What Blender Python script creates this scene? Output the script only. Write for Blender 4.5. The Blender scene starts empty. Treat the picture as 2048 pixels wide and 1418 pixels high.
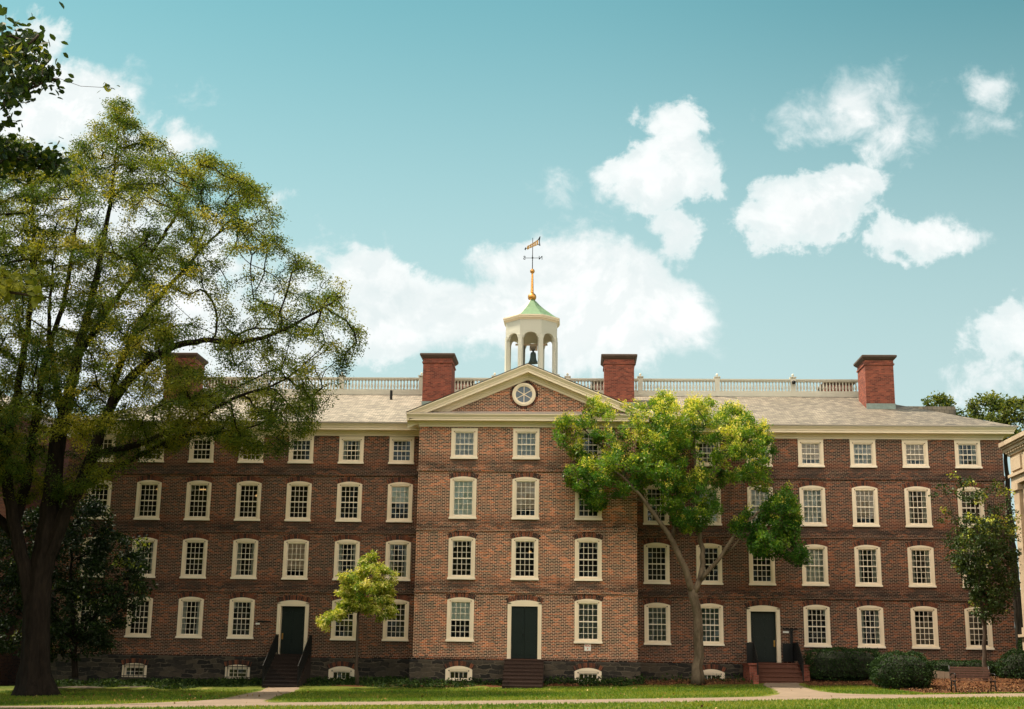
import bpy, math, random
import numpy as np
from mathutils import Vector, Matrix

# ------------------------------------------------------------------ scene, camera, sky, sun
scene = bpy.context.scene
COL = scene.collection
FPX = 2650.0
CAM = np.array([2.5957, -65.195, 1.187])
YAW, PITCH, ROLL = 0.0529, 0.2275, 0.0152
SUN_EL, SUN_AZ = math.radians(60), math.radians(-76)   # azimuth from +Y towards +X
EXPOSURE = 1.0
SUN_STRENGTH, SKY_STRENGTH = 4.0, 0.12

def cam_axes():
    cy, sy, cp, sp = math.cos(YAW), math.sin(YAW), math.cos(PITCH), math.sin(PITCH)
    f = np.array([-sy*cp, cy*cp, sp]); r0 = np.array([cy, sy, 0.0]); u0 = np.cross(r0, f)
    cr, sr = math.cos(ROLL), math.sin(ROLL)
    return cr*r0+sr*u0, -sr*r0+cr*u0, f
RV, UV, FV = cam_axes()

def ray(x, y):
    return FV + RV*(x-1024)/FPX + UV*(709-y)/FPX

def at(x, y, Y):
    """photo pixel -> point at world depth Y"""
    d = ray(x, y)
    return CAM + d*((Y-CAM[1])/d[1])

cam_d = bpy.data.cameras.new('camera')
cam_d.sensor_width = 36.0
cam_d.lens = 36.0*FPX/2048.0
cam_d.clip_start, cam_d.clip_end = 0.5, 3000
cam = bpy.data.objects.new('camera', cam_d); COL.objects.link(cam)
m = Matrix(((RV[0], UV[0], -FV[0], CAM[0]), (RV[1], UV[1], -FV[1], CAM[1]), (RV[2], UV[2], -FV[2], CAM[2]), (0, 0, 0, 1)))
cam.matrix_world = m
scene.camera = cam

sun_d = bpy.data.lights.new('sun', 'SUN')
sun_d.energy = SUN_STRENGTH
sun_d.angle = math.radians(2.5)
sun_d.color = (1.0, 0.88, 0.70)
sun = bpy.data.objects.new('sun', sun_d); COL.objects.link(sun)
sv = Vector((math.cos(SUN_EL)*math.sin(SUN_AZ), math.cos(SUN_EL)*math.cos(SUN_AZ), math.sin(SUN_EL)))
sun.rotation_euler = (-sv).to_track_quat('-Z', 'Y').to_euler()
sun.location = (0, -40, 60)

class NT:
    """tiny node-tree writer"""
    def __init__(s, tree): s.t = tree; s.n = tree.nodes; s.l = tree.links
    def new(s, typ, **kw):
        nd = s.n.new(typ)
        for k, v in kw.items(): setattr(nd, k, v)
        return nd
    def put(s, sock, v):
        if isinstance(v, bpy.types.NodeSocket): s.l.new(v, sock)
        elif v is not None: sock.default_value = v
    def math(s, op, a, b=None, c=None, clamp=False):
        nd = s.new('ShaderNodeMath', operation=op, use_clamp=clamp)
        s.put(nd.inputs[0], a); s.put(nd.inputs[1], b)
        if c is not None: s.put(nd.inputs[2], c)
        return nd.outputs[0]
    def sstep(s, v, lo, hi):
        nd = s.new('ShaderNodeMapRange', interpolation_type='SMOOTHSTEP')
        s.put(nd.inputs['Value'], v); s.put(nd.inputs['From Min'], lo); s.put(nd.inputs['From Max'], hi)
        return nd.outputs[0]
    def mix(s, fac, a, b, blend='MIX'):
        nd = s.new('ShaderNodeMix', data_type='RGBA', blend_type=blend)
        s.put(nd.inputs[0], fac); s.put(nd.inputs[6], rgba(a)); s.put(nd.inputs[7], rgba(b))
        return nd.outputs[2]
    def noise(s, vec, scale, detail=4, rough=0.55, dist=0.0):
        nd = s.new('ShaderNodeTexNoise')
        s.put(nd.inputs['Vector'], vec); s.put(nd.inputs['Scale'], scale); s.put(nd.inputs['Detail'], detail)
        s.put(nd.inputs['Roughness'], rough); s.put(nd.inputs['Distortion'], dist)
        return nd.outputs['Fac']
    def ramp(s, fac, stops):
        nd = s.new('ShaderNodeValToRGB'); s.put(nd.inputs[0], fac)
        e = nd.color_ramp.elements
        while len(e) < len(stops): e.new(0.5)
        for el, (p, c) in zip(e, stops): el.position = p; el.color = rgba(c)
        return nd.outputs[0]
    def xyz(s, x, y, z):
        nd = s.new('ShaderNodeCombineXYZ')
        s.put(nd.inputs[0], x); s.put(nd.inputs[1], y); s.put(nd.inputs[2], z)
        return nd.outputs[0]
    def sep(s, v):
        nd = s.new('ShaderNodeSeparateXYZ'); s.put(nd.inputs[0], v)
        return nd.outputs

def rgba(c):
    if isinstance(c, (tuple, list)) and len(c) == 3: return (*c, 1.0)
    return c

def build_world():
    w = bpy.data.worlds.new('World'); scene.world = w; w.use_nodes = True
    w.node_tree.nodes.clear()
    T = NT(w.node_tree)
    sky = T.new('ShaderNodeTexSky', sky_type='NISHITA', sun_disc=False)
    sky.sun_elevation = SUN_EL; sky.sun_rotation = SUN_AZ
    sky.air_density = 1.0; sky.dust_density = 0.6; sky.ozone_density = 2.0
    co = T.new('ShaderNodeTexCoord').outputs['Generated']
    x, y, z = T.sep(co)
    # the photograph's sky is graded towards teal
    base = T.mix(1.0, sky.outputs[0], SKY_TINT, 'MULTIPLY')
    base = T.mix(T.sstep(z, 0.10, 0.52), base, T.mix(1.0, base, (.58, .80, .82), 'MULTIPLY'))
    base = T.mix(T.sstep(x, -0.05, 0.50), base, T.mix(1.0, base, (.36, .66, .69), 'MULTIPLY'))
    lift = T.sstep(z, 0.54, 0.12)
    base = T.mix(T.math('MULTIPLY', lift, SKY_LIFT[3]), base, SKY_LIFT[:3])
    # cumulus: a field of soft lobes by direction, broken up by noise
    ys = T.math('MAXIMUM', T.math('ABSOLUTE', y), 0.08)
    u = T.math('DIVIDE', x, ys); v = T.math('DIVIDE', z, ys)
    uv = T.xyz(u, v, T.math('MULTIPLY', T.math('SIGN', y), 3.0))
    front = T.math('GREATER_THAN', y, 0.0)
    w1 = T.new('ShaderNodeTexNoise'); T.put(w1.inputs['Vector'], uv); w1.inputs['Scale'].default_value = 13.0; w1.inputs['Detail'].default_value = 7; w1.inputs['Roughness'].default_value = 0.62
    wx, wy, wz = T.sep(w1.outputs['Color'])
    u_, v_ = u, v
    u = T.math('ADD', u, T.math('MULTIPLY', T.math('SUBTRACT', wx, 0.5), 0.085)); v = T.math('ADD', v, T.math('MULTIPLY', T.math('SUBTRACT', wy, 0.5), 0.075))
    field = None; shade = None
    for (px, py, rx, ry, amp) in CLOUDS:
        d = ray(px, py); u0, v0 = d[0]/d[1], d[2]/d[1]
        k = 1.10/FPX
        du = T.math('DIVIDE', T.math('SUBTRACT', u, float(u0)), rx*k)
        dv = T.math('DIVIDE', T.math('SUBTRACT', v, float(v0)), ry*k)
        r2 = T.math('ADD', T.math('MULTIPLY', du, du), T.math('MULTIPLY', dv, dv))
        f = T.math('MULTIPLY', T.math('SUBTRACT', 1.0, T.math('SQRT', r2)), amp)
        sh = T.math('ADD', T.math('MULTIPLY', dv, 0.5), f)
        field = f if field is None else T.math('SMOOTH_MAX', field, f, 0.18)
    # generic fair-weather cloud over the rest of the dome
    gen = T.math('SUBTRACT', T.noise(co, 2.2, 3), 0.50)
    gen = T.math('MULTIPLY', gen, 2.5)
    backw = T.math('ADD', T.math('LESS_THAN', y, 0.35), T.math('GREATER_THAN', z, 0.62), clamp=True)
    gen = T.math('SUBTRACT', gen, T.math('MULTIPLY', T.math('SUBTRACT', 1.0, backw), 3.0))
    ff = T.math('MULTIPLY', field, front)
    ff = T.math('SUBTRACT', ff, T.math('MULTIPLY', T.math('SUBTRACT', 1.0, front), 3.0))
    field = T.math('MAXIMUM', ff, gen)
    n1 = T.math('SUBTRACT', T.noise(uv, 9.0, 9, 0.6, 0.35), 0.5)
    n2 = T.math('SUBTRACT', T.noise(uv, 34.0, 5, 0.62, 0.4), 0.5)
    dens = T.math('ADD', field, T.math('ADD', T.math('MULTIPLY', n1, 1.7), T.math('MULTIPLY', n2, 1.3)))
    soft = T.math('ADD', 0.30, T.math('MULTIPLY', T.sstep(T.noise(T.xyz(u_, v_, 4.0), 5.0, 2), 0.38, 0.66), 0.6))
    alpha = T.sstep(dens, 0.0, soft)
    alpha = T.math('MULTIPLY', alpha, 0.96)
    body = T.sstep(T.math('ADD', dens, T.math('MULTIPLY', T.noise(uv, 22.0, 6, .6), 1.1)), 0.35, 1.55)
    cl = T.mix(body, CLOUD_EDGE, CLOUD_CORE)
    grey = T.sstep(T.noise(T.xyz(u, T.math('MULTIPLY', v, 1.8), 7.0), 8.5, 4), 0.46, 0.72)
    cl = T.mix(T.math('MULTIPLY', T.math('MULTIPLY', grey, T.sstep(dens, 0.3, 1.0)), 0.5), cl, CLOUD_GREY)
    off = T.new('ShaderNodeVectorMath', operation='ADD'); T.put(off.inputs[0], uv); off.inputs[1].default_value = (-0.007, 0.010, 0.0)
    rel = T.math('SUBTRACT', T.noise(uv, 15.0, 6, 0.6, 0.3), T.noise(off.outputs[0], 15.0, 6, 0.6, 0.3))
    rel = T.sstep(rel, -0.055, 0.075)
    cl = T.mix(T.math('MULTIPLY', T.math('SUBTRACT', 1.0, rel), T.math('MULTIPLY', T.sstep(dens, 0.05, 0.5), 0.34)), cl, CLOUD_GREY)
    # unseen clouds behind the camera, brightened far above the rest to light the facade
    cl = T.mix(T.math('MULTIPLY', T.sstep(y, 0.1, -0.45), T.math('ADD', 0.22, T.math('MULTIPLY', T.sstep(z, 0.12, 0.62), 0.78))), cl, CLOUD_FILL)
    col = T.mix(alpha, base, cl)
    bg = T.new('ShaderNodeBackground'); T.put(bg.inputs[0], col); bg.inputs[1].default_value = SKY_STRENGTH
    out = T.new('ShaderNodeOutputWorld'); T.l.new(bg.outputs[0], out.inputs[0])
    w.cycles.sampling_method = 'MANUAL'; w.cycles.sample_map_resolution = 512

SKY_TINT = (0.78, 0.98, 0.63, 1.0)
SKY_LIFT = (2.45, 3.05, 3.1, 0.88)
CLOUD_EDGE, CLOUD_CORE, CLOUD_GREY = (3.2, 3.7, 3.7), (4.35, 4.4, 4.35), (2.75, 3.25, 3.3)
CLOUD_FILL = (46.0, 38.5, 31.0)
CLOUDS = [  # photo x, y, radius x, radius y, strength
    (1150, 590, 245, 135, 2.3), (1000, 640, 180, 100, 1.6), (800, 640, 170, 105, 1.5), (1330, 640, 110, 80, 1.5), (1180, 690, 260, 80, 1.0), (720, 580, 90, 70, 1.3),
    (1335, 240, 88, 66, 1.2), (1340, 300, 80, 70, 1.0), (1315, 365, 122, 92, 1.4), (1350, 450, 85, 70, 1.0), (1405, 320, 50, 80, .5),
    (1690, 195, 145, 115, .62), (1640, 260, 80, 50, .5), (1770, 260, 80, 60, .4),
    (1590, 415, 135, 66, 1.2), (1710, 385, 80, 50, .7),
    (1845, 468, 112, 54, 1.2), (1785, 512, 60, 28, .6),
    (1985, 180, 85, 60, .75), (1930, 240, 60, 35, .3),
    (2020, 670, 110, 60, .9), (1990, 760, 110, 70, .5),
    (110, 215, 185, 140, 1.7), (70, 110, 110, 100, .8), (355, 285, 80, 60, 1.1), (250, 330, 160, 110, 1.2),
    (330, 620, 420, 260, 1.3), (560, 680, 200, 120, 1.2), (120, 500, 260, 260, 1.0),
    (430, 200, 70, 26, .22), (1075, 370, 55, 40, .3), (1110, 465, 60, 40, .4), (1490, 290, 45, 30, .16)]
build_world()
scene.view_settings.view_transform = 'Standard'
scene.view_settings.look = 'None'
scene.view_settings.exposure = EXPOSURE
scene.view_settings.gamma = 1.0
scene.cycles.max_bounces = 6
scene.cycles.diffuse_bounces = 3
scene.cycles.glossy_bounces = 3
scene.cycles.transparent_max_bounces = 12
scene.cycles.caustics_reflective = False
scene.cycles.caustics_refractive = False
scene.cycles.use_denoising = True
try: scene.cycles.denoiser = 'OPENIMAGEDENOISE'
except Exception: pass

# ------------------------------------------------------------------ helpers
def finish(o, mat=None, parent=None):
    COL.objects.link(o)
    if parent is not None: o.parent = parent
    return o

def tag(o, label=None, cat=None, group=None, kind=None):
    if label: o['label'] = label
    if cat: o['category'] = cat
    if group: o['group'] = group
    if kind: o['kind'] = kind
    return o

def empty(name, loc=(0, 0, 0)):
    o = bpy.data.objects.new(name, None); o.empty_display_size = 0.3
    o.location = loc; COL.objects.link(o)
    return o

class MB:
    def __init__(s): s.v = []; s.f = []; s.t = []
    def add(s, vs, fs, tint=0.5):
        b = len(s.v); s.v.extend([tuple(map(float, p)) for p in vs])
        for f in fs: s.f.append([i+b for i in f]); s.t.append(tint)
        return s
    def box(s, x0, x1, y0, y1, z0, z1, tint=0.5):
        vs = [(x, y, z) for z in (z0, z1) for y in (y0, y1) for x in (x0, x1)]
        return s.add(vs, [(0, 2, 3, 1), (4, 5, 7, 6), (0, 1, 5, 4), (2, 6, 7, 3), (0, 4, 6, 2), (1, 3, 7, 5)], tint)
    def quad(s, a, b, c, d, tint=0.5): return s.add([a, b, c, d], [(0, 1, 2, 3)], tint)
    def prism(s, poly, y0, y1, tint=0.5):
        """polygon of (x, z), extruded from y0 (front) to y1"""
        n = len(poly)
        vs = [(p[0], y0, p[1]) for p in poly]+[(p[0], y1, p[1]) for p in poly]
        fs = [list(range(n)), list(range(2*n-1, n-1, -1))]+[(i, i+n, (i+1) % n+n, (i+1) % n) for i in range(n)]
        return s.add(vs, fs, tint)
    def loft(s, rings, closed=True, caps=True, tint=0.5):
        n = len(rings[0]); vs = [p for r in rings for p in r]; fs = []
        for k in range(len(rings)-1):
            for i in range(n if closed else n-1):
                j = (i+1) % n
                fs.append((k*n+i, k*n+j, (k+1)*n+j, (k+1)*n+i))
        if caps and closed:
            fs.append(list(range(n-1, -1, -1))); fs.append([(len(rings)-1)*n+i for i in range(n)])
        return s.add(vs, fs, tint)
    def tube(s, pts, rad, n=6, tint=0.5, wob=None):
        pts = np.asarray(pts, float)
        if np.isscalar(rad): rad = [rad]*len(pts)
        tg = np.gradient(pts, axis=0); tg /= np.linalg.norm(tg, axis=1)[:, None]+1e-9
        ref = np.array([0.0, 0, 1]) if abs(tg[0][2]) < 0.9 else np.array([1.0, 0, 0])
        rings = []
        for k, (p, t) in enumerate(zip(pts, tg)):
            a = np.cross(ref, t); a /= np.linalg.norm(a)+1e-9; b = np.cross(t, a); ref = np.cross(t, np.cross(ref, t)) if False else ref
            ring = []
            for i in range(n):
                an = 2*math.pi*i/n
                rr = rad[k]*(1 if wob is None else wob(an, k))
                ring.append(p+a*rr*math.cos(an)+b*rr*math.sin(an))
            rings.append(ring)
        return s.loft(rings, tint=tint)
    def lathe(s, prof, c=(0, 0, 0), n=12, tint=0.5, rot=0.0):
        rings = [[(c[0]+r*math.cos(rot+2*math.pi*i/n), c[1]+r*math.sin(rot+2*math.pi*i/n), c[2]+z) for i in range(n)] for r, z in prof]
        return s.loft(rings, tint=tint)
    def mesh(s, name, mat, smooth=False):
        me = bpy.data.meshes.new(name); me.from_pydata(s.v, [], s.f)
        at_ = me.attributes.new('tint', 'FLOAT', 'FACE'); at_.data.foreach_set('value', np.array(s.t, np.float32))
        if mat: me.materials.append(mat)
        if smooth: me.polygons.foreach_set('use_smooth', np.ones(len(me.polygons), bool))
        me.update()
        return me
    def build(s, name, mat, parent=None, smooth=False):
        return finish(bpy.data.objects.new(name, s.mesh(name, mat, smooth)), None, parent)

def quads_object(name, V, tint, mat, parent=None):
    """V: (n,4,3) array of quads"""
    n = len(V); me = bpy.data.meshes.new(name)
    me.vertices.add(4*n); me.vertices.foreach_set('co', V.reshape(-1).astype(np.float32))
    me.loops.add(4*n); me.loops.foreach_set('vertex_index', np.arange(4*n, dtype=np.int32))
    me.polygons.add(n); me.polygons.foreach_set('loop_start', np.arange(0, 4*n, 4, dtype=np.int32))
    at_ = me.attributes.new('tint', 'FLOAT', 'FACE'); at_.data.foreach_set('value', np.asarray(tint, np.float32))
    me.materials.append(mat); me.update(); me.validate()
    return finish(bpy.data.objects.new(name, me), None, parent)

def settle(root):
    """parts were modelled in world space: hang them on the thing's base without moving them"""
    for ch in root.children: ch.location = -root.location

def copy_part(o, parent, loc=None):
    c = o.copy(); COL.objects.link(c); c.parent = parent
    if loc is not None: c.location = loc
    return c

# ------------------------------------------------------------------ materials
def material(name):
    mt = bpy.data.materials.new(name); mt.use_nodes = True
    mt.node_tree.nodes.clear(); T = NT(mt.node_tree)
    b = T.new('ShaderNodeBsdfPrincipled'); o = T.new('ShaderNodeOutputMaterial')
    T.l.new(b.outputs[0], o.inputs[0])
    T.b, T.o = b, o
    return mt, T

def coords(T):
    co = T.new('ShaderNodeTexCoord').outputs['Object']
    return co, T.sep(co)

def bump(T, h, strength=0.3, dist=0.02):
    nd = T.new('ShaderNodeBump'); nd.inputs['Strength'].default_value = strength; nd.inputs['Distance'].default_value = dist
    T.put(nd.inputs['Height'], h); T.l.new(nd.outputs[0], T.b.inputs['Normal'])

def plain(name, col, rough=0.6, metal=0.0, var=0.12, scale=3.0, spec=0.4):
    mt, T = material(name); co, _ = coords(T)
    n = T.noise(co, scale, 5, 0.6)
    c = T.mix(T.math('MULTIPLY', n, 1.0), tuple(a*(1-var) for a in col), tuple(min(1, a*(1+var)) for a in col))
    T.put(T.b.inputs['Base Color'], c); T.b.inputs['Roughness'].default_value = rough
    T.b.inputs['Metallic'].default_value = metal; T.b.inputs['Specular IOR Level'].default_value = spec
    return mt

BELTS = (4.40, 7.32, 10.17)
SP_W, WASH = 2.53, (.075, .055, .046)
def brick_material(name, dark=(.020, .013, .013), mid=(.175, .050, .024), hot=(.50, .140, .045), mortar=(.58, .40, .28), grime=True, msize=0.0095, bias=0.0):
    mt, T = material(name); co, (x, y, z) = coords(T)
    u = T.math('ADD', x, y); vec = T.xyz(u, z, 0.0)
    wob = T.noise(T.xyz(u, z, 0.0), 1.3, 2)
    vec2 = T.xyz(u, T.math('ADD', z, T.math('MULTIPLY', wob, 0.02)), 0.0)
    br = T.new('ShaderNodeTexBrick', offset=0.5)
    T.put(br.inputs['Vector'], vec2); br.inputs['Color1'].default_value = (0, 0, 0, 1); br.inputs['Color2'].default_value = (1, 1, 1, 1)
    br.inputs['Mortar'].default_value = (.5, .5, .5, 1)
    br.inputs['Scale'].default_value = 1.0; br.inputs['Mortar Size'].default_value = msize; br.inputs['Mortar Smooth'].default_value = 0.2
    br.inputs['Brick Width'].default_value = 0.205; br.inputs['Row Height'].default_value = 0.0725; br.inputs['Bias'].default_value = bias
    patch = T.noise(vec, 0.55, 4, 0.6); patch2 = T.noise(T.xyz(u, T.math('MULTIPLY', z, 2.6), 3.0), 1.1, 5, 0.65)
    k = T.math('ADD', br.outputs['Color'], T.math('MULTIPLY', T.math('SUBTRACT', patch2, 0.5), 1.25))
    k = T.math('ADD', k, T.math('MULTIPLY', T.math('SUBTRACT', patch, 0.5), 0.85))
    k = T.math('ADD', k, T.math('MULTIPLY', T.math('SUBTRACT', T.noise(T.xyz(T.math('MULTIPLY', u, 0.55), z, 6.0), 5.0, 2), 0.5), 0.55))
    c = T.ramp(k, [(0.0, dark), (0.26, tuple(.5*(a+b) for a, b in zip(dark, mid))), (0.54, mid), (0.84, tuple(.6*a+.4*b for a, b in zip(mid, hot))), (1.0, hot)])
    mort = T.mix(T.noise(vec, 2.2, 4), tuple(a*.75 for a in mortar), tuple(a*1.2 for a in mortar))
    c = T.mix(br.outputs['Fac'], c, mort)
    if grime:
        g = None
        for b in BELTS:
            d = T.math('ABSOLUTE', T.math('SUBTRACT', z, b+0.16))
            f = T.sstep(d, 0.42, 0.04); g = f if g is None else T.math('MAXIMUM', g, f)
            redd = T.sstep(T.math('ABSOLUTE', T.math('SUBTRACT', z, b+0.52)), 0.3, 0.05)
            c = T.mix(T.math('MULTIPLY', redd, T.math('MULTIPLY', patch2, 0.55)), c, (.19, .045, .018))
        st = T.noise(T.xyz(T.math('MULTIPLY', u, 0.9), T.math('MULTIPLY', z, 3.5), 1.0), 1.0, 5, 0.7)
        c = T.mix(T.math('MULTIPLY', g, T.sstep(st, 0.32, 0.62)), c, T.mix(0.68, c, (.010, .008, .008)))
        drip = T.noise(T.xyz(T.math('MULTIPLY', u, 2.2), T.math('MULTIPLY', z, 0.35), 5.0), 1.0, 5, 0.65)
        c = T.mix(T.math('MULTIPLY', T.sstep(drip, 0.55, 0.75), 0.35), c, (.022, .015, .013))
        # grey wash marks below the sills
        for sp, c0, lo, hi in ((SP_W, 6.315, 5.3, 40.0), (3.0, 0.0, -1.0, 5.3)):
            ax = T.math('ABSOLUTE', x)
            d = T.math('ABSOLUTE', T.math('SUBTRACT', T.math('FLOORED_MODULO', T.math('ADD', T.math('SUBTRACT', ax, c0), sp/2), sp), sp/2))
            inx = T.math('MULTIPLY', T.sstep(d, 0.72, 0.45), T.math('MULTIPLY', T.math('GREATER_THAN', ax, lo), T.math('LESS_THAN', ax, hi)))
            for zs in (2.05, 4.925, 7.78, 10.67):
                f = T.math('MULTIPLY', T.sstep(z, zs-0.62, zs-0.1), T.math('LESS_THAN', z, zs+.02))
                f = T.math('MULTIPLY', T.math('MULTIPLY', f, inx), T.sstep(st, 0.25, 0.6))
                c = T.mix(T.math('MULTIPLY', f, 0.55), c, WASH)
    T.put(T.b.inputs['Base Color'], c); T.b.inputs['Roughness'].default_value = 0.85; T.b.inputs['Specular IOR Level'].default_value = 0.25
    bump(T, T.math('MULTIPLY', br.outputs['Fac'], -1.0), 0.12, 0.006)
    return mt

def voussoir_material():
    mt, T = material('arch brick')
    a = T.new('ShaderNodeAttribute', attribute_name='tint').outputs['Fac']
    co, _ = coords(T)
    k = T.math('ADD', a, T.math('MULTIPLY', T.math('SUBTRACT', T.noise(co, 14, 3), 0.5), 0.5))
    c = T.ramp(k, [(0.05, (.012, .008, .008)), (0.35, (.045, .018, .012)), (0.7, (.12, .035, .017)), (1.0, (.24, .07, .03))])
    T.put(T.b.inputs['Base Color'], c); T.b.inputs['Roughness'].default_value = 0.85
    return mt

def stone_material(name, cols, mortar, w=0.62, h=0.27, msize=0.022, rough_j=0.5):
    mt, T = material(name); co, (x, y, z) = coords(T)
    u = T.math('ADD', x, y)
    n = T.noise(T.xyz(u, z, 0), 1.1, 3); n2 = T.noise(T.xyz(u, z, 9.0), 2.7, 3)
    vec = T.xyz(T.math('ADD', u, T.math('MULTIPLY', n2, rough_j)), T.math('ADD', z, T.math('MULTIPLY', n, rough_j*0.5)), 0)
    br = T.new('ShaderNodeTexBrick', offset=0.37)
    T.put(br.inputs['Vector'], vec); br.inputs['Color1'].default_value = (0, 0, 0, 1); br.inputs['Color2'].default_value = (1, 1, 1, 1)
    br.inputs['Scale'].default_value = 1.0; br.inputs['Mortar Size'].default_value = msize; br.inputs['Mortar Smooth'].default_value = 0.3
    br.inputs['Brick Width'].default_value = w; br.inputs['Row Height'].default_value = h
    k = T.math('ADD', br.outputs['Color'], T.math('MULTIPLY', T.math('SUBTRACT', T.noise(co, 9, 5, 0.7), 0.5), 0.9))
    c = T.ramp(k, [(i/(len(cols)-1), q) for i, q in enumerate(cols)])
    c = T.mix(T.math('MULTIPLY', br.outputs['Fac'], T.sstep(T.noise(co, 1.7, 4), 0.3, 0.6)), c, mortar)
    T.put(T.b.inputs['Base Color'], c); T.b.inputs['Roughness'].default_value = 0.9
    bump(T, T.math('ADD', T.math('MULTIPLY', br.outputs['Fac'], -1.0), T.math('MULTIPLY', T.noise(co, 12, 5), 0.5)), 0.6, 0.03)
    return mt

def slate_material():
    mt, T = material('slate'); co, (x, y, z) = coords(T)
    br = T.new('ShaderNodeTexBrick', offset=0.5)
    T.put(br.inputs['Vector'], T.xyz(x, T.math('MULTIPLY', T.math('ADD', y, z), 0.8), 0)); br.inputs['Color1'].default_value = (0, 0, 0, 1); br.inputs['Color2'].default_value = (1, 1, 1, 1)
    br.inputs['Scale'].default_value = 1.0; br.inputs['Mortar Size'].default_value = 0.012; br.inputs['Brick Width'].default_value = 0.26; br.inputs['Row Height'].default_value = 0.17
    n = T.noise(co, 0.5, 5, 0.65); n2 = T.noise(T.xyz(x, T.math('MULTIPLY', T.math('ADD', y, z), 3.5), 0), 1.5, 5, 0.7)
    k = T.math('ADD', T.math('MULTIPLY', br.outputs['Color'], 0.38), T.math('ADD', T.math('MULTIPLY', n, 0.42), T.math('MULTIPLY', n2, 0.42)))
    # slates get darker towards the right-hand end of the roof
    k = T.math('SUBTRACT', k, T.math('MULTIPLY', T.sstep(x, 2.0, 24.0), 0.22))
    c = T.ramp(k, [(0.15, (.075, .062, .049)), (0.4, (.155, .128, .097)), (0.62, (.25, .207, .155)), (0.85, (.37, .31, .24))])
    c = T.mix(T.math('MULTIPLY', br.outputs['Fac'], 0.75), c, (.07, .06, .05))
    T.put(T.b.inputs['Base Color'], c); T.b.inputs['Roughness'].default_value = 0.62
    bump(T, T.math('MULTIPLY', br.outputs['Fac'], -1.0), 0.5, 0.02)
    return mt

def glass_material():
    mt, T = material('window glass'); T.n.remove(T.b)
    co, _ = coords(T)
    bp = T.new('ShaderNodeBump'); bp.inputs['Strength'].default_value = 0.35; bp.inputs['Distance'].default_value = 0.02
    geo = T.new('ShaderNodeNewGeometry').outputs['Position']
    T.put(bp.inputs['Height'], T.noise(geo, 2.6, 2))
    fr = T.new('ShaderNodeFresnel'); fr.inputs['IOR'].default_value = 1.52
    gl = T.new('ShaderNodeBsdfGlossy'); gl.inputs['Roughness'].default_value = 0.01; gl.inputs['Color'].default_value = (.95, .98, 1, 1)
    T.l.new(bp.outputs[0], gl.inputs['Normal'])
    tr = T.new('ShaderNodeBsdfTransparent'); tr.inputs['Color'].default_value = (.86, .9, .88, 1)
    mx = T.new('ShaderNodeMixShader')
    T.put(mx.inputs[0], T.math('MULTIPLY', fr.outputs[0], 1.4, clamp=True))
    T.l.new(tr.outputs[0], mx.inputs[1]); T.l.new(gl.outputs[0], mx.inputs[2]); T.l.new(mx.outputs[0], T.o.inputs[0])
    return mt

def leaf_material(name, stops, trans=0.35, rough=0.55):
    mt, T = material(name)
    a = T.new('ShaderNodeAttribute', attribute_name='tint').outputs['Fac']
    c = T.ramp(a, stops)
    T.put(T.b.inputs['Base Color'], c); T.b.inputs['Roughness'].default_value = rough; T.b.inputs['Specular IOR Level'].default_value = 0.3
    tl = T.new('ShaderNodeBsdfTranslucent'); T.put(tl.inputs['Color'], T.mix(1.0, c, (1.25, 1.15, .6), 'MULTIPLY'))
    mx = T.new('ShaderNodeMixShader'); mx.inputs[0].default_value = trans
    T.l.new(T.b.outputs[0], mx.inputs[1]); T.l.new(tl.outputs[0], mx.inputs[2]); T.l.new(mx.outputs[0], T.o.inputs[0])
    return mt

def bark_material(name, a, b, scale=6.0, streak=5.0):
    mt, T = material(name); co, (x, y, z) = coords(T)
    v = T.xyz(T.math('MULTIPLY', x, streak), T.math('MULTIPLY', y, streak), z)
    n = T.noise(v, scale*0.35, 6, 0.7); n2 = T.noise(co, 1.3, 4)
    c = T.ramp(T.math('ADD', T.math('MULTIPLY', n, 0.8), T.math('MULTIPLY', n2, 0.3)), [(0.35, a), (0.75, b)])
    T.put(T.b.inputs['Base Color'], c); T.b.inputs['Roughness'].default_value = 0.95; T.b.inputs['Specular IOR Level'].default_value = 0.15
    bump(T, n, 0.9, 0.06)
    return mt

def grass_material(name, gain=1.0):
    mt, T = material(name); co, (x, y, z) = coords(T)
    big = T.noise(T.xyz(x, T.math('MULTIPLY', y, 0.8), 0), 0.22, 4, 0.6); fine = T.noise(T.xyz(T.math('MULTIPLY', x, 1.0), T.math('MULTIPLY', y, 0.5), 0), 5.5, 5, 0.75)
    k = T.math('ADD', T.math('MULTIPLY', big, 0.65), T.math('MULTIPLY', fine, 0.55))
    gain = 0.82
    c = T.ramp(k, [(0.30, tuple(gain*q for q in (.030, .060, .008))), (0.52, tuple(gain*q for q in (.075, .105, .014))), (0.72, tuple(gain*q for q in (.155, .165, .026))), (0.9, tuple(gain*q for q in (.24, .20, .05)))])
    dry = T.noise(T.xyz(x, y, 3.0), 0.9, 5, 0.7)
    c = T.mix(T.math('MULTIPLY', T.sstep(dry, 0.56, 0.72), 0.55), c, (.26, .20, .07))
    T.put(T.b.inputs['Base Color'], c); T.b.inputs['Roughness'].default_value = 0.9; T.b.inputs['Specular IOR Level'].default_value = 0.1
    bump(T, fine, 0.8, 0.05)
    return mt

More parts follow.
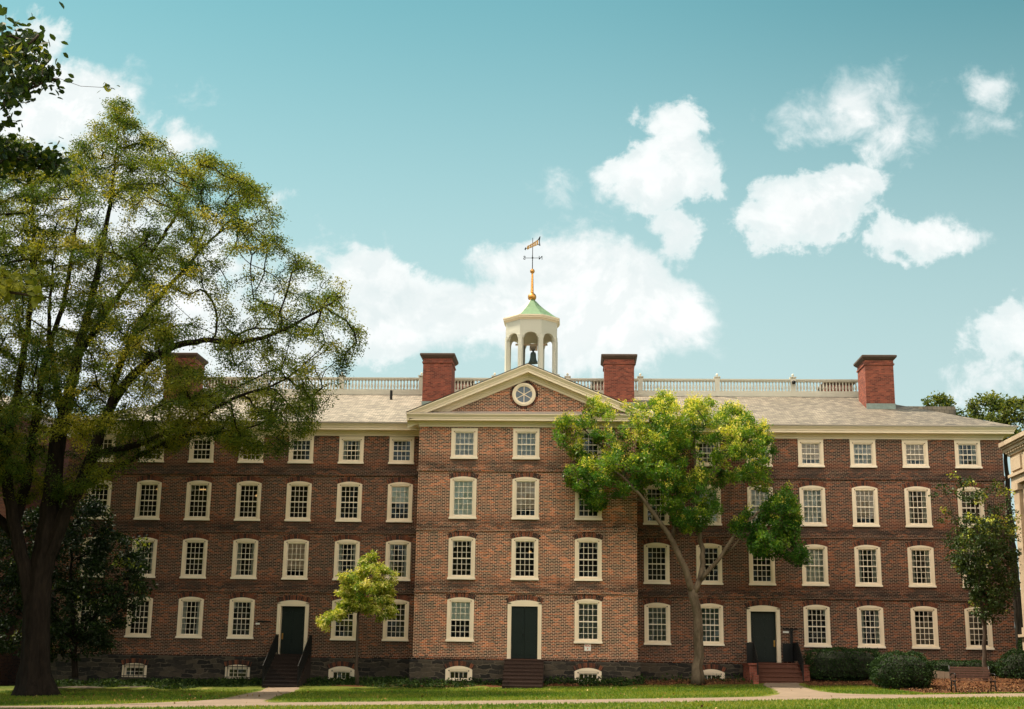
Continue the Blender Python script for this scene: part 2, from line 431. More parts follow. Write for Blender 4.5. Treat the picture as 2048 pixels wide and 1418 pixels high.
M = {}
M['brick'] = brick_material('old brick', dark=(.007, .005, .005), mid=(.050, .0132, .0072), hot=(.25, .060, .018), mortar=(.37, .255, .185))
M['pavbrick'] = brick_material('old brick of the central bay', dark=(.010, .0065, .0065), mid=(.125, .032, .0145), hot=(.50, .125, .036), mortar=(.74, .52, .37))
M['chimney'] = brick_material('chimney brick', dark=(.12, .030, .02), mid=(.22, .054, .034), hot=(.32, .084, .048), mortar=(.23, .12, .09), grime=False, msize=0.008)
M['farbrick'] = brick_material('neighbour brick', dark=(.06, .022, .018), mid=(.14, .045, .032), hot=(.2, .07, .04), mortar=(.2, .12, .1), grime=False)
M['arch'] = voussoir_material()
M['rubble'] = stone_material('rubble foundation', [(.007, .006, .005), (.020, .0165, .013), (.042, .033, .024), (.075, .056, .038)], (.11, .085, .06), 0.52, 0.21, 0.02, 0.9)
M['slate'] = slate_material()
M['cream'] = plain('cream paint', (.83, .69, .52), 0.5, var=0.08, scale=1.2)
M['white'] = plain('white paint', (.87, .75, .60), 0.5, var=0.05, scale=2.0)
M['cupola'] = plain('cupola boards', (.53, .51, .43), 0.5, var=0.06, scale=1.0)
M['flash'] = plain('lead flashing', (.40, .34, .30), 0.5, var=0.2, scale=4)
M['lead'] = plain('chimney flashing', (.22, .27, .25), 0.55, var=0.5, scale=6)
M['cap'] = plain('chimney cap stone', (.085, .055, .042), 0.8, var=0.3, scale=5)
M['copper'] = plain('green copper', (.135, .225, .12), 0.6, var=0.45, scale=3.5)
M['rail'] = plain('weathered white rail', (.58, .54, .45), 0.6, var=0.12, scale=2.5)
M['copperlit'] = plain('sunlit roof facets', (.52, .48, .44), 0.45, var=0.12, scale=3)  # sunlight on the left cupola roof facets, put into the colour
M['gold'] = plain('gilding', (.62, .30, .085), 0.38, metal=0.85, var=0.12, scale=4)
M['iron'] = plain('black iron', (.006, .006, .0065), 0.45, var=0.2, spec=0.3)
M['bronze'] = plain('bell bronze', (.035, .055, .05), 0.5, metal=0.3, var=0.3, scale=8)
M['yoke'] = plain('bell yoke', (.55, .42, .32), 0.6)
M['door'] = plain('green door paint', (.0035, .0085, .0075), 0.38, var=0.2, scale=2)
M['brass'] = plain('brass', (.65, .36, .10), 0.3, metal=0.9)
M['brownstone'] = stone_material('dark brown steps', [(.028, .014, .010), (.048, .024, .017), (.07, .036, .025)], (.05, .03, .022), 3.0, 5.0, 0.0)
M['darkstep'] = stone_material('blackish brown steps', [(.010, .0055, .0045), (.016, .0085, .006), (.025, .0135, .0095)], (.02, .012, .009), 3.0, 5.0, 0.0)  # a deeper brown than the central steps
M['redstone'] = stone_material('red sandstone steps', [(.09, .032, .019), (.13, .047, .028), (.18, .07, .042)], (.12, .05, .034), 3.0, 5.0, 0.0)
M['inside'] = plain('dark room', (.05, .042, .035), 0.9)
M['sheer'] = plain('sheer curtain', (.78, .74, .66), 0.8, var=0.1, scale=6)
M['shade'] = plain('roller shade', (.76, .80, .70), 0.8, var=0.06, scale=1)
M['greyshade'] = plain('grey lace', (.52, .52, .54), 0.8, var=0.12, scale=8)
M['pinkreflect'] = plain('painted pink reflection', (.74, .50, .37), 0.8, var=0.35, scale=2.2)  # pinkish reflection of a building, put into the colour
M['blind'] = plain('slatted blind', (.50, .49, .46), 0.7)
M['greenblind'] = plain('green slatted blind', (.26, .33, .26), 0.7)
M['glass'] = glass_material()
M['greyglass'] = plain('blank grey pane', (.15, .17, .21), 0.12, var=0.15, scale=2, spec=0.6)
M['path'] = plain('concrete path', (.215, .16, .115), 0.9, var=0.3, scale=1.6, spec=0.15)
M['mulch'] = plain('bark mulch', (.085, .034, .014), 0.95, var=0.6, scale=9, spec=0.1)
M['grass'] = grass_material('lawn grass')
M['soil'] = plain('soil', (.05, .035, .02), 0.95)
M['limestone'] = stone_material('limestone', [(.36, .265, .18), (.42, .315, .215), (.48, .37, .26)], (.30, .225, .155), 1.1, 0.5, 0.006, 0.0)
M['benchwood'] = plain('bench slats', (.115, .055, .040), 0.55, var=0.3, scale=5)
M['signwhite'] = plain('white sign', (.78, .76, .72), 0.5, var=0.03)
M['signred'] = plain('red lettering', (.55, .06, .04), 0.5, var=0.03)
M['curb'] = plain('edging stone', (.33, .25, .18), 0.9, var=0.25, scale=6)
mt, T = material('lamp glow'); T.n.remove(T.b)
em = T.new('ShaderNodeEmission'); em.inputs[0].default_value = (1, .55, .18, 1); em.inputs[1].default_value = 0.45; T.l.new(em.outputs[0], T.o.inputs[0]); M['lamp'] = mt
M['bark'] = bark_material('old bark', (.004, .003, .0025), (.030, .022, .016))
M['magbark'] = bark_material('mottled bark', (.055, .040, .026), (.20, .15, .105), 5, 2.5)
M['youngbark'] = bark_material('smooth bark', (.05, .035, .027), (.09, .065, .05))
M['elmleaf'] = leaf_material('elm leaves', [(0.0, (.020, .058, .005)), (0.35, (.080, .130, .010)), (0.7, (.27, .265, .020)), (1.0, (.52, .42, .045))], 0.45)
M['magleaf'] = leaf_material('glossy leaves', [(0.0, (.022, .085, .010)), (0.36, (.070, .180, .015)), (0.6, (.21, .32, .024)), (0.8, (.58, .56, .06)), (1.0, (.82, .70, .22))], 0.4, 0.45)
M['limeleaf'] = leaf_material('lime leaves', [(0.0, (.06, .15, .012)), (0.35, (.20, .30, .022)), (0.7, (.52, .52, .07)), (1.0, (.78, .70, .30))], 0.4)
M['darkleaf'] = leaf_material('dark leaves', [(0.0, (.006, .015, .004)), (0.5, (.012, .029, .006)), (0.85, (.034, .062, .011)), (1.0, (.26, .30, .04))], 0.25)
M['youngleaf'] = leaf_material('young tree leaves', [(0.0, (.012, .028, .006)), (0.6, (.032, .060, .011)), (0.85, (.08, .115, .018)), (1.0, (.40, .42, .05))], 0.3)
M['boxleaf'] = leaf_material('hedge leaves', [(0.0, (.006, .020, .004)), (0.6, (.016, .044, .006)), (1.0, (.055, .105, .014))], 0.2, 0.75)
M['nearleaf'] = leaf_material('beech leaves', [(0.0, (.016, .034, .008)), (0.7, (.04, .07, .014)), (1.0, (.30, .30, .045))], 0.4)

# ------------------------------------------------------------------ ground
def sst(t): t = np.clip(t, 0, 1); return t*t*(3-2*t)
def gz(X, Y):
    X = np.asarray(X, float); Y = np.asarray(Y, float)
    z = .024*np.clip(X, -60, 60)+.008*(np.clip(Y, -70, -3)+3)+.25*sst((Y+4.5)/3.5)
    return z+.30*sst((X-15.0)/3.0)*sst((Y+11.0)/5.0)

def sheet(name, poly_fn, x0, x1, y0, y1, step, mat, lift, **kw):
    """draped sheet: grid cells whose centre is inside"""
    pass

def axis_values(marks):
    out = []
    for (a, b, n) in marks: out += list(np.linspace(a, b, n, endpoint=False))
    out.append(marks[-1][1]); return np.array(out)

def build_ground():
    xs = axis_values([(-900, -60, 8), (-60, -26, 18), (-26, 26, 105), (26, 60, 18), (60, 900, 8)])
    ys = axis_values([(-400, -70, 8), (-70, -26, 40), (-26, 0.5, 80), (0.5, 40, 12), (40, 1500, 10)])
    XX, YY = np.meshgrid(xs, ys); ZZ = gz(XX, YY)
    rng = np.random.default_rng(3)
    ZZ = ZZ+np.where((np.abs(XX) < 26) & (YY > -26) & (YY < 0), rng.normal(0, .008, XX.shape), 0)
    nx = len(xs); b = MB()
    b.v = [tuple(p) for p in np.stack([XX, YY, ZZ], -1).reshape(-1, 3)]
    b.f = [(j*nx+i, j*nx+i+1, (j+1)*nx+i+1, (j+1)*nx+i) for j in range(len(ys)-1) for i in range(nx-1)]
    b.t = [.5]*len(b.f)
    tag(b.build('lawn', M['grass'], smooth=True), kind='structure')

def ribbon(name, left, right, mat, lift, n=40, ns=8, thick=0.05, kind='structure'):
    """draped strip between two polylines"""
    def resample(p):
        p = np.array(p, float); d = np.r_[0, np.cumsum(np.linalg.norm(np.diff(p, axis=0), axis=1))]
        t = np.linspace(0, d[-1], n); return np.stack([np.interp(t, d, p[:, 0]), np.interp(t, d, p[:, 1])], -1)
    L, R = resample(left), resample(right); b = MB(); rng = np.random.default_rng(len(name))
    V = []
    for k in range(n):
        row = []
        for s in range(ns+1):
            q = L[k]*(1-s/ns)+R[k]*s/ns
            if s in (0, ns): q = q+rng.normal(0, .025, 2)
            row.append((q[0], q[1], float(gz(q[0], q[1]))+(lift if 0 < s < ns else -0.03)))
        V.append(row)
    b.loft(V, closed=False, caps=False)
    o = b.build(name, mat, smooth=True)
    if kind: o['kind'] = kind
    return o

build_ground()
ribbon('path', [(-60, -20.6), (-30, -20.4), (-16.8, -20.1), (-11.76, -19.8), (-8.4, -18.9), (-6.2, -18.9), (-.1, -18.85), (5, -18.1), (9.2, -17.2), (13.5, -16.5), (18.2, -15.9), (30, -15.0), (60, -13)],
       [(-60, -24.2), (-30, -24.0), (-16.8, -22.9), (-11.76, -22.2), (-8.4, -21.9), (-5.7, -21.7), (.1, -21.9), (4.85, -21.3), (9.8, -20.2), (13.5, -19.6), (17.3, -19.1), (30, -18.3), (60, -17)], M['path'], .022, 160, 10)
ribbon('path', [(-12.0, -3.0), (-11.8, -6.2), (-11.2, -12), (-10.9, -15.5), (-11.6, -17.6), (-13.6, -19.4), (-15.5, -20.3)], [(-10.05, -3.0), (-9.7, -7), (-9.2, -11), (-8.8, -14), (-8.4, -16.6), (-7.4, -18.4), (-6.0, -19.2)], M['path'], .026, 50, 6)
ribbon('path', [(10.75, -2.9), (10.6, -7), (10.2, -11), (9.8, -14), (9.0, -16.0), (7.6, -17.8)], [(12.7, -2.9), (12.3, -8), (12.1, -12), (12.5, -14.6), (13.6, -16.0), (15.6, -16.6)], M['path'], .026, 50, 6)
ribbon('mulch_bed', [(-23, .3), (-12.1, .3)], [(-23, -2.9), (-12.1, -2.4)], M['soil'], .018, 40, 4)
ribbon('mulch_bed', [(-9.9, .3), (-5.0, .3), (10.7, .3)], [(-9.9, -2.6), (-5, -3.6), (10.7, -3.5)], M['mulch'], .018, 70, 5)
ribbon('mulch_bed', [(12.75, .3), (24, .3)], [(12.75, -4.6), (24, -4.6)], M['mulch'], .03, 60, 10)
ribbon('mulch_bed', [(14.9, -5.0), (15.2, -8.6), (14.9, -12.0), (15.3, -14.2), (16.3, -15.2)], [(26, -5.0), (26, -8.6), (26, -12), (26, -13.6), (26, -14.6)], M['mulch'], .03, 40, 20)

# ------------------------------------------------------------------ college hall
hall = empty('college_hall', (0, 0, 0))
tag(hall, 'long four storey red brick hall with pedimented bay, cupola and cream trim', 'building')
SP = 2.53
PX0, PX1, PY = -5.20, 5.30, -1.9
WX = 23.2
FL = {1: 2.05, 2: 4.925, 3: 7.78, 4: 10.67}
def wing_x(side, k): return (-6.30-SP*k) if side == 'L' else (6.33+SP*k)

def arch_pts(w, zs, rise, n=10):
    """segmental arch outline from left spring to right spring (x, z)"""
    h = w/2; R = (h*h+rise*rise)/(2*rise); a = math.asin(h/R)
    return [(R*math.sin(t), zs+R*math.cos(t)-(R-rise)) for t in np.linspace(-a, a, n+1)]

class WinKit:
    """meshes for one kind of window, origin at the middle of the sill bottom on the wall face (wall face y=0, outside -y)"""
    def __init__(s, w, h, arched, rows, cw=.165, sill=True, rise=.115, cols=4):
        s.w, s.h, s.arched = w, h, arched
        z0 = .10 if sill else 0.0
        zs = h-rise if arched else h
        gx = w/2-cw; gz0 = z0+.05; gz1 = (zs-.085) if arched else h-cw
        s.gx, s.gz0, s.gz1 = gx, gz0, gz1
        b = MB()
        for sx in (-1, 1):
            xs = sorted((sx*w/2, sx*(gx+.055))); b.box(xs[0], xs[1], -.045, .0, z0, zs)
            xs = sorted((sx*(gx+.055), sx*gx)); b.box(xs[0], xs[1], -.022, .075, z0, gz1)
        if arched:
            top = arch_pts(w, zs, rise); b.prism([(-w/2, zs-.001)]+top[1:-1]+[(w/2, zs-.001)], -.045, 0)
            b.box(-gx-.055, gx+.055, -.030, .0, gz1+.05, zs-.001)
        else:
            b.box(-gx-.055, gx+.055, -.045, .0, gz1+.05, zs)
            b.box(-w/2-.015, w/2+.015, -.062, .0, zs+.001, zs+.03)
        b.box(-gx, gx, -.022, .075, gz1, gz1+.05); b.box(-gx, gx, -.022, .075, z0, gz0)
        s.frame = b.mesh('window', M['cream'])
        b = MB()
        if sill:
            b.prism([(-w/2-.035, .0), (w/2+.035, .0), (w/2+.035, .075), (-w/2-.035, .075)], -.105, .0)
            b.box(-w/2-.02, w/2+.02, -.075, .0, .076, .099)
        s.sill = b.mesh('sill', M['white']) if sill else None
        b = MB(); W = 2*gx; H = gz1-gz0; st = .042; mid = gz0+H/2
        ys, yb = .030, .066
        b.box(-gx, -gx+st, ys, yb, gz0, gz1); b.box(gx-st, gx, ys, yb, gz0, gz1)
        b.box(-gx+st, gx-st, ys, yb, gz0, gz0+.06); b.box(-gx+st, gx-st, ys, yb, gz1-st, gz1)
        if rows > 2: b.box(-gx+st, gx-st, ys-.012, yb, mid-.026, mid+.026)
        mw = .011
        for c in range(1, cols):
            x = -gx+st+(W-2*st)*c/cols; b.box(x-mw, x+mw, ys+.006, yb-.002, gz0+.06, gz1-st)
        for r in range(1, rows):
            if rows > 2 and r == rows//2: continue
            z = gz0+.02+(H-.02)*r/rows; b.box(-gx+st, gx-st, ys+.008, yb-.004, z-mw, z+mw)
        s.sash = b.mesh('sash', M['white'])
        s.pane = []
        for v in range(4):      # every light of old glass sits at its own slight angle
            b = MB(); rg = random.Random(int(w*977)+rows*7+v)
            for c in range(cols):
                for r in range(rows):
                    xa, xb = -gx+W*c/cols, -gx+W*(c+1)/cols; za, zb = gz0+H*r/rows, gz0+H*(r+1)/rows; e = [rg.gauss(0, .0022) for _ in range(3)]
                    b.quad((xa, .052+e[0], za), (xb, .052+e[1], za), (xb, .052+e[1]+e[2], zb), (xa, .052+e[0]+e[2], zb))
            s.pane.append(b.mesh('pane', M['glass']))
        s.archm = None
        if arched: s.archm = voussoirs(w, zs, rise)
        # furnishings behind the glass
        def curtain(x0, x1, za, zb, y=.15, amp=.03, n=14):
            b = MB(); rows_ = []
            for z in (za, zb):
                rows_.append([(x0+(x1-x0)*i/n, y+amp*math.sin(i*2.1), z) for i in range(n+1)])
            b.loft(rows_, closed=False, caps=False); return b
        cwid = .17
        b = curtain(-gx-.02, -gx+cwid, gz0-.05, gz1+.04); c2 = curtain(gx-cwid, gx+.02, gz0-.05, gz1+.04); b.add(c2.v, c2.f)
        s.curtain = b.mesh('curtain', M['sheer'])
        b = curtain(-gx-.02, -gx+cwid*.75, gz1-H*.2, gz1+.04, .12); c2 = curtain(gx-cwid*.75, gx+.02, gz1-H*.2, gz1+.04, .12); b.add(c2.v, c2.f)
        s.tie = b.mesh('curtain', M['sheer'])
        s.net = curtain(-gx-.05, gx+.05, gz0-.05, gz1+.05, .20, .012, 40).mesh('curtain', M['sheer'])
        s.greynet = curtain(-gx-.05, gx+.05, gz0-.05, gz1+.05, .21, .012, 40).mesh('curtain', M['greyshade'])
        b = MB(); b.box(-gx-.03, gx+.03, .085, .092, gz0-.02, gz1+.04); s.shade = b.mesh('shade', M['shade'])
        b = MB(); b.box(-gx-.03, gx+.03, .085, .092, mid+.02, gz1+.04); b.box(-gx-.03, gx+.03, .08, .097, mid-.01, mid+.02); s.half = b.mesh('shade', M['shade'])
        b = MB(); b.box(-gx-.03, gx+.03, .095, .102, gz0+H*.22, gz1+.04); s.tan = b.mesh('shade', M['pinkreflect'])  # tan sheet behind the glass, standing in for a reflection
        def slats(mat):
            b = MB(); n = 32
            for i in range(n):
                z = gz0+(H+.04)*i/n; b.quad((-gx-.02, .10, z+.030), (gx+.02, .10, z+.030), (gx+.02, .135, z), (-gx-.02, .135, z))
            return b.mesh('blind', mat)
        s.blind, s.gblind = slats(M['blind']), slats(M['greenblind'])
        b = MB(); b.box(-gx*.6, gx*.6, 1.0, 1.06, gz1-.16, gz1-.09); s.lamp = b.mesh('ceiling_lamp', M['lamp'])
        b = MB(); b.lathe([(.02, 0), (.07, .03), (.08, .07), (.03, .11)], (gx*.45, .8, gz1-H*.3), 8); s.lamp2 = b.mesh('ceiling_lamp', M['lamp'])

def voussoirs(w, zs, rise, height=.235, bw=.068):
    h = w/2; R = (h*h+rise*rise)/(2*rise); a = math.asin(h/R)*1.03
    n = int(2*a*(R+height/2)/bw); rng = random.Random(int(w*1000)); b = MB(); gap = .10
    zc = zs+rise-R
    for i in range(n):
        t0 = -a+2*a*(i+gap)/n; t1 = -a+2*a*(i+1-gap)/n; r0, r1 = R+.004, R+height
        P = lambda r, t: (r*math.sin(t), zc+r*math.cos(t))
        b.prism([P(r0, t0), P(r0, t1), P(r1, t1), P(r1, t0)], -.012, 0.02, tint=rng.random())
    return b.mesh('brick_arch', M['arch'])

K_tall = WinKit(1.235, 1.99, True, 6)
K_top = WinKit(1.235, 1.36, False, 4)
K_ptall = WinKit(1.27, 2.04, True, 6)
K_ptop = WinKit(1.27, 1.48, False, 4)
K_base = WinKit(1.25, .66, True, 1, cw=.19, sill=False, rise=.16)
K_basebar = WinKit(1.2, .66, True, 2, cw=.15, sill=False, rise=.10)

OPEN = {'wing': [], 'pav': [], 'wbase': [], 'pbase': []}
PR = random.Random(6)
def add_window(kit, x, z, Y, code='D', where='wing'):
    w = bpy.data.objects.new('window', kit.frame); finish(w, None, hall); w.location = (x, Y, z)
    def sub(name, me):
        if me is None: return
        o = bpy.data.objects.new(name, me); finish(o, None, w)
    sub('sill', kit.sill); sub('sash', kit.sash); sub('pane', PR.choice(kit.pane)); sub('brick_arch', kit.archm)
    for ch in code:
        if ch == 'C': sub('curtain', kit.curtain)
        elif ch == 'T': sub('curtain', kit.tie)
        elif ch == 'N': sub('curtain', kit.net)
        elif ch == 'G': sub('curtain', kit.greynet)
        elif ch == 'W': sub('shade', kit.shade)
        elif ch == 'H': sub('shade', kit.half)
        elif ch == 'P': sub('shade', kit.tan)
        elif ch == 'B': sub('blind', kit.blind)
        elif ch == 'V': sub('blind', kit.gblind)
        elif ch == 'L': sub('ceiling_lamp', kit.lamp)
        elif ch == 'O': sub('ceiling_lamp', kit.lamp2)
    OPEN[where].append((x-kit.gx, x+kit.gx, z+kit.gz0-.001, z+kit.gz1+.001))
    return w

CODES = {
 'L': {4: ['D', 'C', 'D', 'D', 'D', 'D', 'D'], 3: ['H', 'D', 'D', 'DO', 'D', 'L', 'L'][0:4]+['TL', 'L', 'D'], 2: ['C', 'C', 'TP', 'C', 'D', 'C', 'D'], 1: ['D', 'D', None, 'T', 'C', 'D', 'D']},
 'R': {4: ['D', 'D', 'C', 'CP', 'CG', 'CP', 'C'], 3: ['D', 'W', 'N', 'NC', 'P', 'C', 'D'], 2: ['D', 'D', 'D', 'CN', 'C', 'C', 'T'], 1: ['B', 'V', None, 'T', 'C', 'D', 'D']},
 'P': {4: ['CG', 'CG', 'D'], 3: ['W', 'TP', 'D'], 2: ['T', 'TO', 'T'], 1: ['H', None, 'B']}}
for side in 'LR':
    for f in (1, 2, 3, 4):
        for k in range(7):
            c = CODES[side][f][k]
            if c is None: continue
            add_window(K_top if f == 4 else K_tall, wing_x(side, k), FL[f], 0.0, c)
for f in (1, 2, 3, 4):
    for k in (-1, 0, 1):
        c = CODES['P'][f][k+1]
        if c is None: continue
        add_window(K_ptop if f == 4 else K_ptall, k*3.0, FL[f], PY, c, 'pav')
FOUND = -.12
barm = None
for k, kit in ((5, K_basebar), (3, K_basebar), (1, K_base)):
    w = add_window(kit, wing_x('L', k), .17, FOUND, 'D' if kit is K_basebar else 'D', 'wbase')
    if kit is K_basebar:
        if barm is None:
            b = MB()
            for i in range(5): b.box(-.48+.24*i-.012, -.48+.24*i+.012, -.10, -.08, .0, .70)
            for z in (.06, .56): b.box(-.62, .62, -.078, -.062, z, z+.03)
            barm = b.mesh('window_bars', M['iron'])
        finish(bpy.data.objects.new('window_bars', barm), None, w)
for x in (-3.0, 3.0):
    add_window(K_base, x, .28, PY+FOUND, 'D', 'pbase')
add_window(K_base, wing_x('R', 1), .30, FOUND, 'D', 'wbase')

DOORS = [('L', wing_x('L', 2), 0.0, 1.36, 3.94, 1.55), ('P', .02, PY, 1.30, 4.0, 1.60), ('R', wing_x('R', 2), 0.0, 1.31, 3.98, 1.57)]
for nm, x, Y, z0, z1, w in DOORS:
    OPEN['pav' if nm == 'P' else 'wing'].append((x-w/2+.15, x+w/2-.15, z0, z1-.17))

def wall_mesh(b, x0, x1, z0, z1, Y, opens, depth=.30):
    opens = [o for o in opens if o[0] > x0-.1 and o[1] < x1+.1]
    xs = sorted(set([x0, x1]+[round(v, 4) for o in opens for v in o[:2]])); zs = sorted(set([z0, z1]+[round(min(max(v, z0), z1), 4) for o in opens for v in o[2:]]))
    for i in range(len(xs)-1):
        for j in range(len(zs)-1):
            cx, cz = (xs[i]+xs[i+1])/2, (zs[j]+zs[j+1])/2
            if any(o[0] < cx < o[1] and o[2] < cz < o[3] for o in opens): continue
            b.quad((xs[i], Y, zs[j]), (xs[i+1], Y, zs[j]), (xs[i+1], Y, zs[j+1]), (xs[i], Y, zs[j+1]))
    for (a, c, e, f) in opens:
        e, f = max(e, z0), min(f, z1)
        b.quad((a, Y, e), (a, Y, f), (a, Y+depth, f), (a, Y+depth, e)); b.quad((c, Y, f), (c, Y, e), (c, Y+depth, e), (c, Y+depth, f))
        b.quad((a, Y, f), (c, Y, f), (c, Y+depth, f), (a, Y+depth, f)); b.quad((c, Y, e), (a, Y, e), (a, Y+depth, e), (c, Y+depth, e))

ZB, ZT = 1.24, 12.40
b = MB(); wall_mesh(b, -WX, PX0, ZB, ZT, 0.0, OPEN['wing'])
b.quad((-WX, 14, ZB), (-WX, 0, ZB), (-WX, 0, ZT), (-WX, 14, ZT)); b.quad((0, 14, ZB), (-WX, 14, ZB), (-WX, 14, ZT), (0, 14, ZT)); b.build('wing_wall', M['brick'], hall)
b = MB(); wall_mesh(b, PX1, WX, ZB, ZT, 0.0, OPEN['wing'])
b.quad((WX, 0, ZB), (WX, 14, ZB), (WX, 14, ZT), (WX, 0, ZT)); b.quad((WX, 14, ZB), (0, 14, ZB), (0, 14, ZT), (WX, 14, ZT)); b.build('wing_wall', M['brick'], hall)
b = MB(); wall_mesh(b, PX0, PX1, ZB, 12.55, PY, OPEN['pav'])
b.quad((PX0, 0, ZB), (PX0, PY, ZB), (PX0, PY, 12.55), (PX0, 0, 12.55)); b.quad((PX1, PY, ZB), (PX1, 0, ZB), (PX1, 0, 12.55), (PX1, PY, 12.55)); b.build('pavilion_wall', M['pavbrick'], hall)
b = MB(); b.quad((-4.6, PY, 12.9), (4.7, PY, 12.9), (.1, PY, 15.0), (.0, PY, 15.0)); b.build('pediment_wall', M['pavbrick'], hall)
# rubble foundation and its brick water table
b = MB()
for x0, x1, Y, op in ((-WX-.1, PX0-.12, FOUND, OPEN['wbase']), (PX1+.12, WX+.1, FOUND, OPEN['wbase']), (PX0-.12, PX1+.12, PY+FOUND, OPEN['pbase'])):
    wall_mesh(b, x0, x1, -1.2, 1.16, Y, op, .35)
    b.quad((x0, Y, 1.16), (x1, Y, 1.16), (x1, Y+.12, 1.24), (x0, Y+.12, 1.24))
for x in (PX0-.12, PX1+.12):
    b.quad((x, PY+FOUND, -1.2), (x, FOUND, -1.2), (x, FOUND, 1.16), (x, PY+FOUND, 1.16))
b.quad((-WX-.1, 14, -1.2), (-WX-.1, FOUND, -1.2), (-WX-.1, FOUND, 1.16), (-WX-.1, 14, 1.16)); b.quad((WX+.1, 14, -1.2), (WX+.1, FOUND, -1.2), (WX+.1, FOUND, 1.16), (WX+.1, 14, 1.16))
b.build('foundation', M['rubble'], hall)
b = MB()
def split_boxes(x0, x1, y0, y1, z0, z1, cuts):
    e = x0
    for a, c in sorted(cuts):
        if a > e: b.box(e, min(a, x1), y0, y1, z0, z1)
        e = max(e, c)
    if e < x1: b.box(e, x1, y0, y1, z0, z1)
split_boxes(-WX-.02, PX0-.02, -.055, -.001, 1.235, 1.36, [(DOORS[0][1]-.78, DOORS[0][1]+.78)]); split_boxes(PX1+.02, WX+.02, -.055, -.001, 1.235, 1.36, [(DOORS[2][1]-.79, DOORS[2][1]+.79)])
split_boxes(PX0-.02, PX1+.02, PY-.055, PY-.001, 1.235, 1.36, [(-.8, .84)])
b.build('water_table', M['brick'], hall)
# belt courses between the storeys
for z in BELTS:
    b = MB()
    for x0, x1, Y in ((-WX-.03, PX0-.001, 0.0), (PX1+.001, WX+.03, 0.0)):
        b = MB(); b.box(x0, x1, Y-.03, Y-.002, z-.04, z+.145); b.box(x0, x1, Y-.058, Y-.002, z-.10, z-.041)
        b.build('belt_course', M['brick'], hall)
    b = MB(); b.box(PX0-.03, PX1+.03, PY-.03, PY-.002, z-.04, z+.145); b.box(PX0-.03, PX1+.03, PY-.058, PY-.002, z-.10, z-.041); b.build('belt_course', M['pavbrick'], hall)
# floors and rooms behind the windows
b = MB()
b.quad((-WX+.05, 3.2, 0), (WX-.05, 3.2, 0), (WX-.05, 3.2, 12.6), (-WX+.05, 3.2, 12.6))
for z in (-.5, 1.28, 4.2, 7.1, 9.95, 12.5): b.box(-WX+.05, WX-.05, .36, 3.2, z, z+.12)
for z in (-.5, 1.28, 4.2, 7.1, 9.95, 12.5): b.box(PX0+.05, PX1-.05, PY+.36, .36, z, z+.12)
for i in range(15): x = -WX+.6+(2*WX-1.2)*i/14+.4; b.box(x-.06, x+.06, .36, 3.2, -.5, 12.5)
b.build('interior', M['inside'], hall)

# cornices
PROF = [(0.0, -.56), (.05, -.56), (.05, -.47), (.09, -.44), (.09, -.40), (.15, -.335), (.15, -.315), (.46, -.315), (.46, -.215), (.49, -.205), (.49, -.165), (.56, -.075), (.59, -.05), (.59, 0.0)]
def sweep_plan(b, path, ztop, prof=PROF, rev=1):
    """profile swept along a plan polyline, out = right-hand side of the walking direction"""
    P = np.array(path, float); n = len(P); rings = []
    for i in range(n):
        d0 = (P[i]-P[i-1]) if i > 0 else (P[1]-P[0]); d1 = (P[i+1]-P[i]) if i < n-1 else d0
        d0 = d0/np.linalg.norm(d0); d1 = d1/np.linalg.norm(d1)
        n0, n1 = np.array([d0[1], -d0[0]]), np.array([d1[1], -d1[0]])
        mdir = n0+n1; mdir = mdir/(mdir@n0)
        rings.append([(P[i][0]+mdir[0]*o, P[i][1]+mdir[1]*o, ztop+h) for o, h in prof])
    b.loft(rings, closed=False, caps=False)
b = MB(); sweep_plan(b, [(-WX, 14), (-WX, 0), (PX0-.001, 0)], 12.64); b.build('cornice', M['cream'], hall)
b = MB(); sweep_plan(b, [(PX1+.001, 0), (WX, 0), (WX, 14)], 12.64); b.build('cornice', M['cream'], hall)
b = MB(); sweep_plan(b, [(PX0, .6), (PX0, PY), (PX1, PY), (PX1, .6)], 12.80)
b.build('pediment_cornice', M['cream'], hall)
b = MB(); b.quad((PX0-.58, PY-.60, 12.802), (PX1+.58, PY-.60, 12.802), (PX1, PY+.02, 13.02), (PX0, PY+.02, 13.02)); b.build('flashing', M['flash'], hall)
# raking cornices of the pediment
AX, AZ, EX = .05, 15.27, 5.84
def rake(b, prof, xa, xb, za, zb):
    cs = math.cos(math.atan2(zb-za, abs(xb-xa))); rings = []
    for x, z in ((xa, za), (xb, zb)): rings.append([(x, PY-o, z+h/cs) for o, h in prof])
    b.loft(rings, closed=False, caps=False)
PR2 = [(o, h*1.12) for o, h in PROF]
b = MB(); rake(b, PR2, AX-EX, AX, 12.83, AZ); rake(b, PR2[::-1], AX+EX, AX, 12.83, AZ); b.build('raking_cornice', M['cream'], hall)
# oculus
oc = np.array((.0-.14, PY, 13.86))
b = MB()
def ring_xz(b, c, r0, r1, y0, y1, n=32):
    rs = []
    for i in range(n+1):
        t = 2*math.pi*i/n; s_, c_ = math.sin(t), math.cos(t)
        rs.append([(c[0]+r*s_, y, c[2]+r*c_) for r, y in ((r0, y1), (r0, y0), ((r0+r1)/2, y0-.02), (r1, y0), (r1, y1))])
    b.loft(rs, closed=False, caps=False)
ring_xz(b, oc, .40, .57, PY-.06, PY); ow = b.build('oculus_window', M['cream'], hall)
b = MB()
for i in range(3):
    t = math.pi*i/3; dx, dz = math.sin(t)*.41, math.cos(t)*.41; nx, nz = math.cos(t)*.018, -math.sin(t)*.018
    b.prism([(oc[0]-dx-nx, oc[2]-dz-nz), (oc[0]-dx+nx, oc[2]-dz+nz), (oc[0]+dx+nx, oc[2]+dz+nz), (oc[0]+dx-nx, oc[2]+dz-nz)], PY-.035-.002*i, PY-.012)
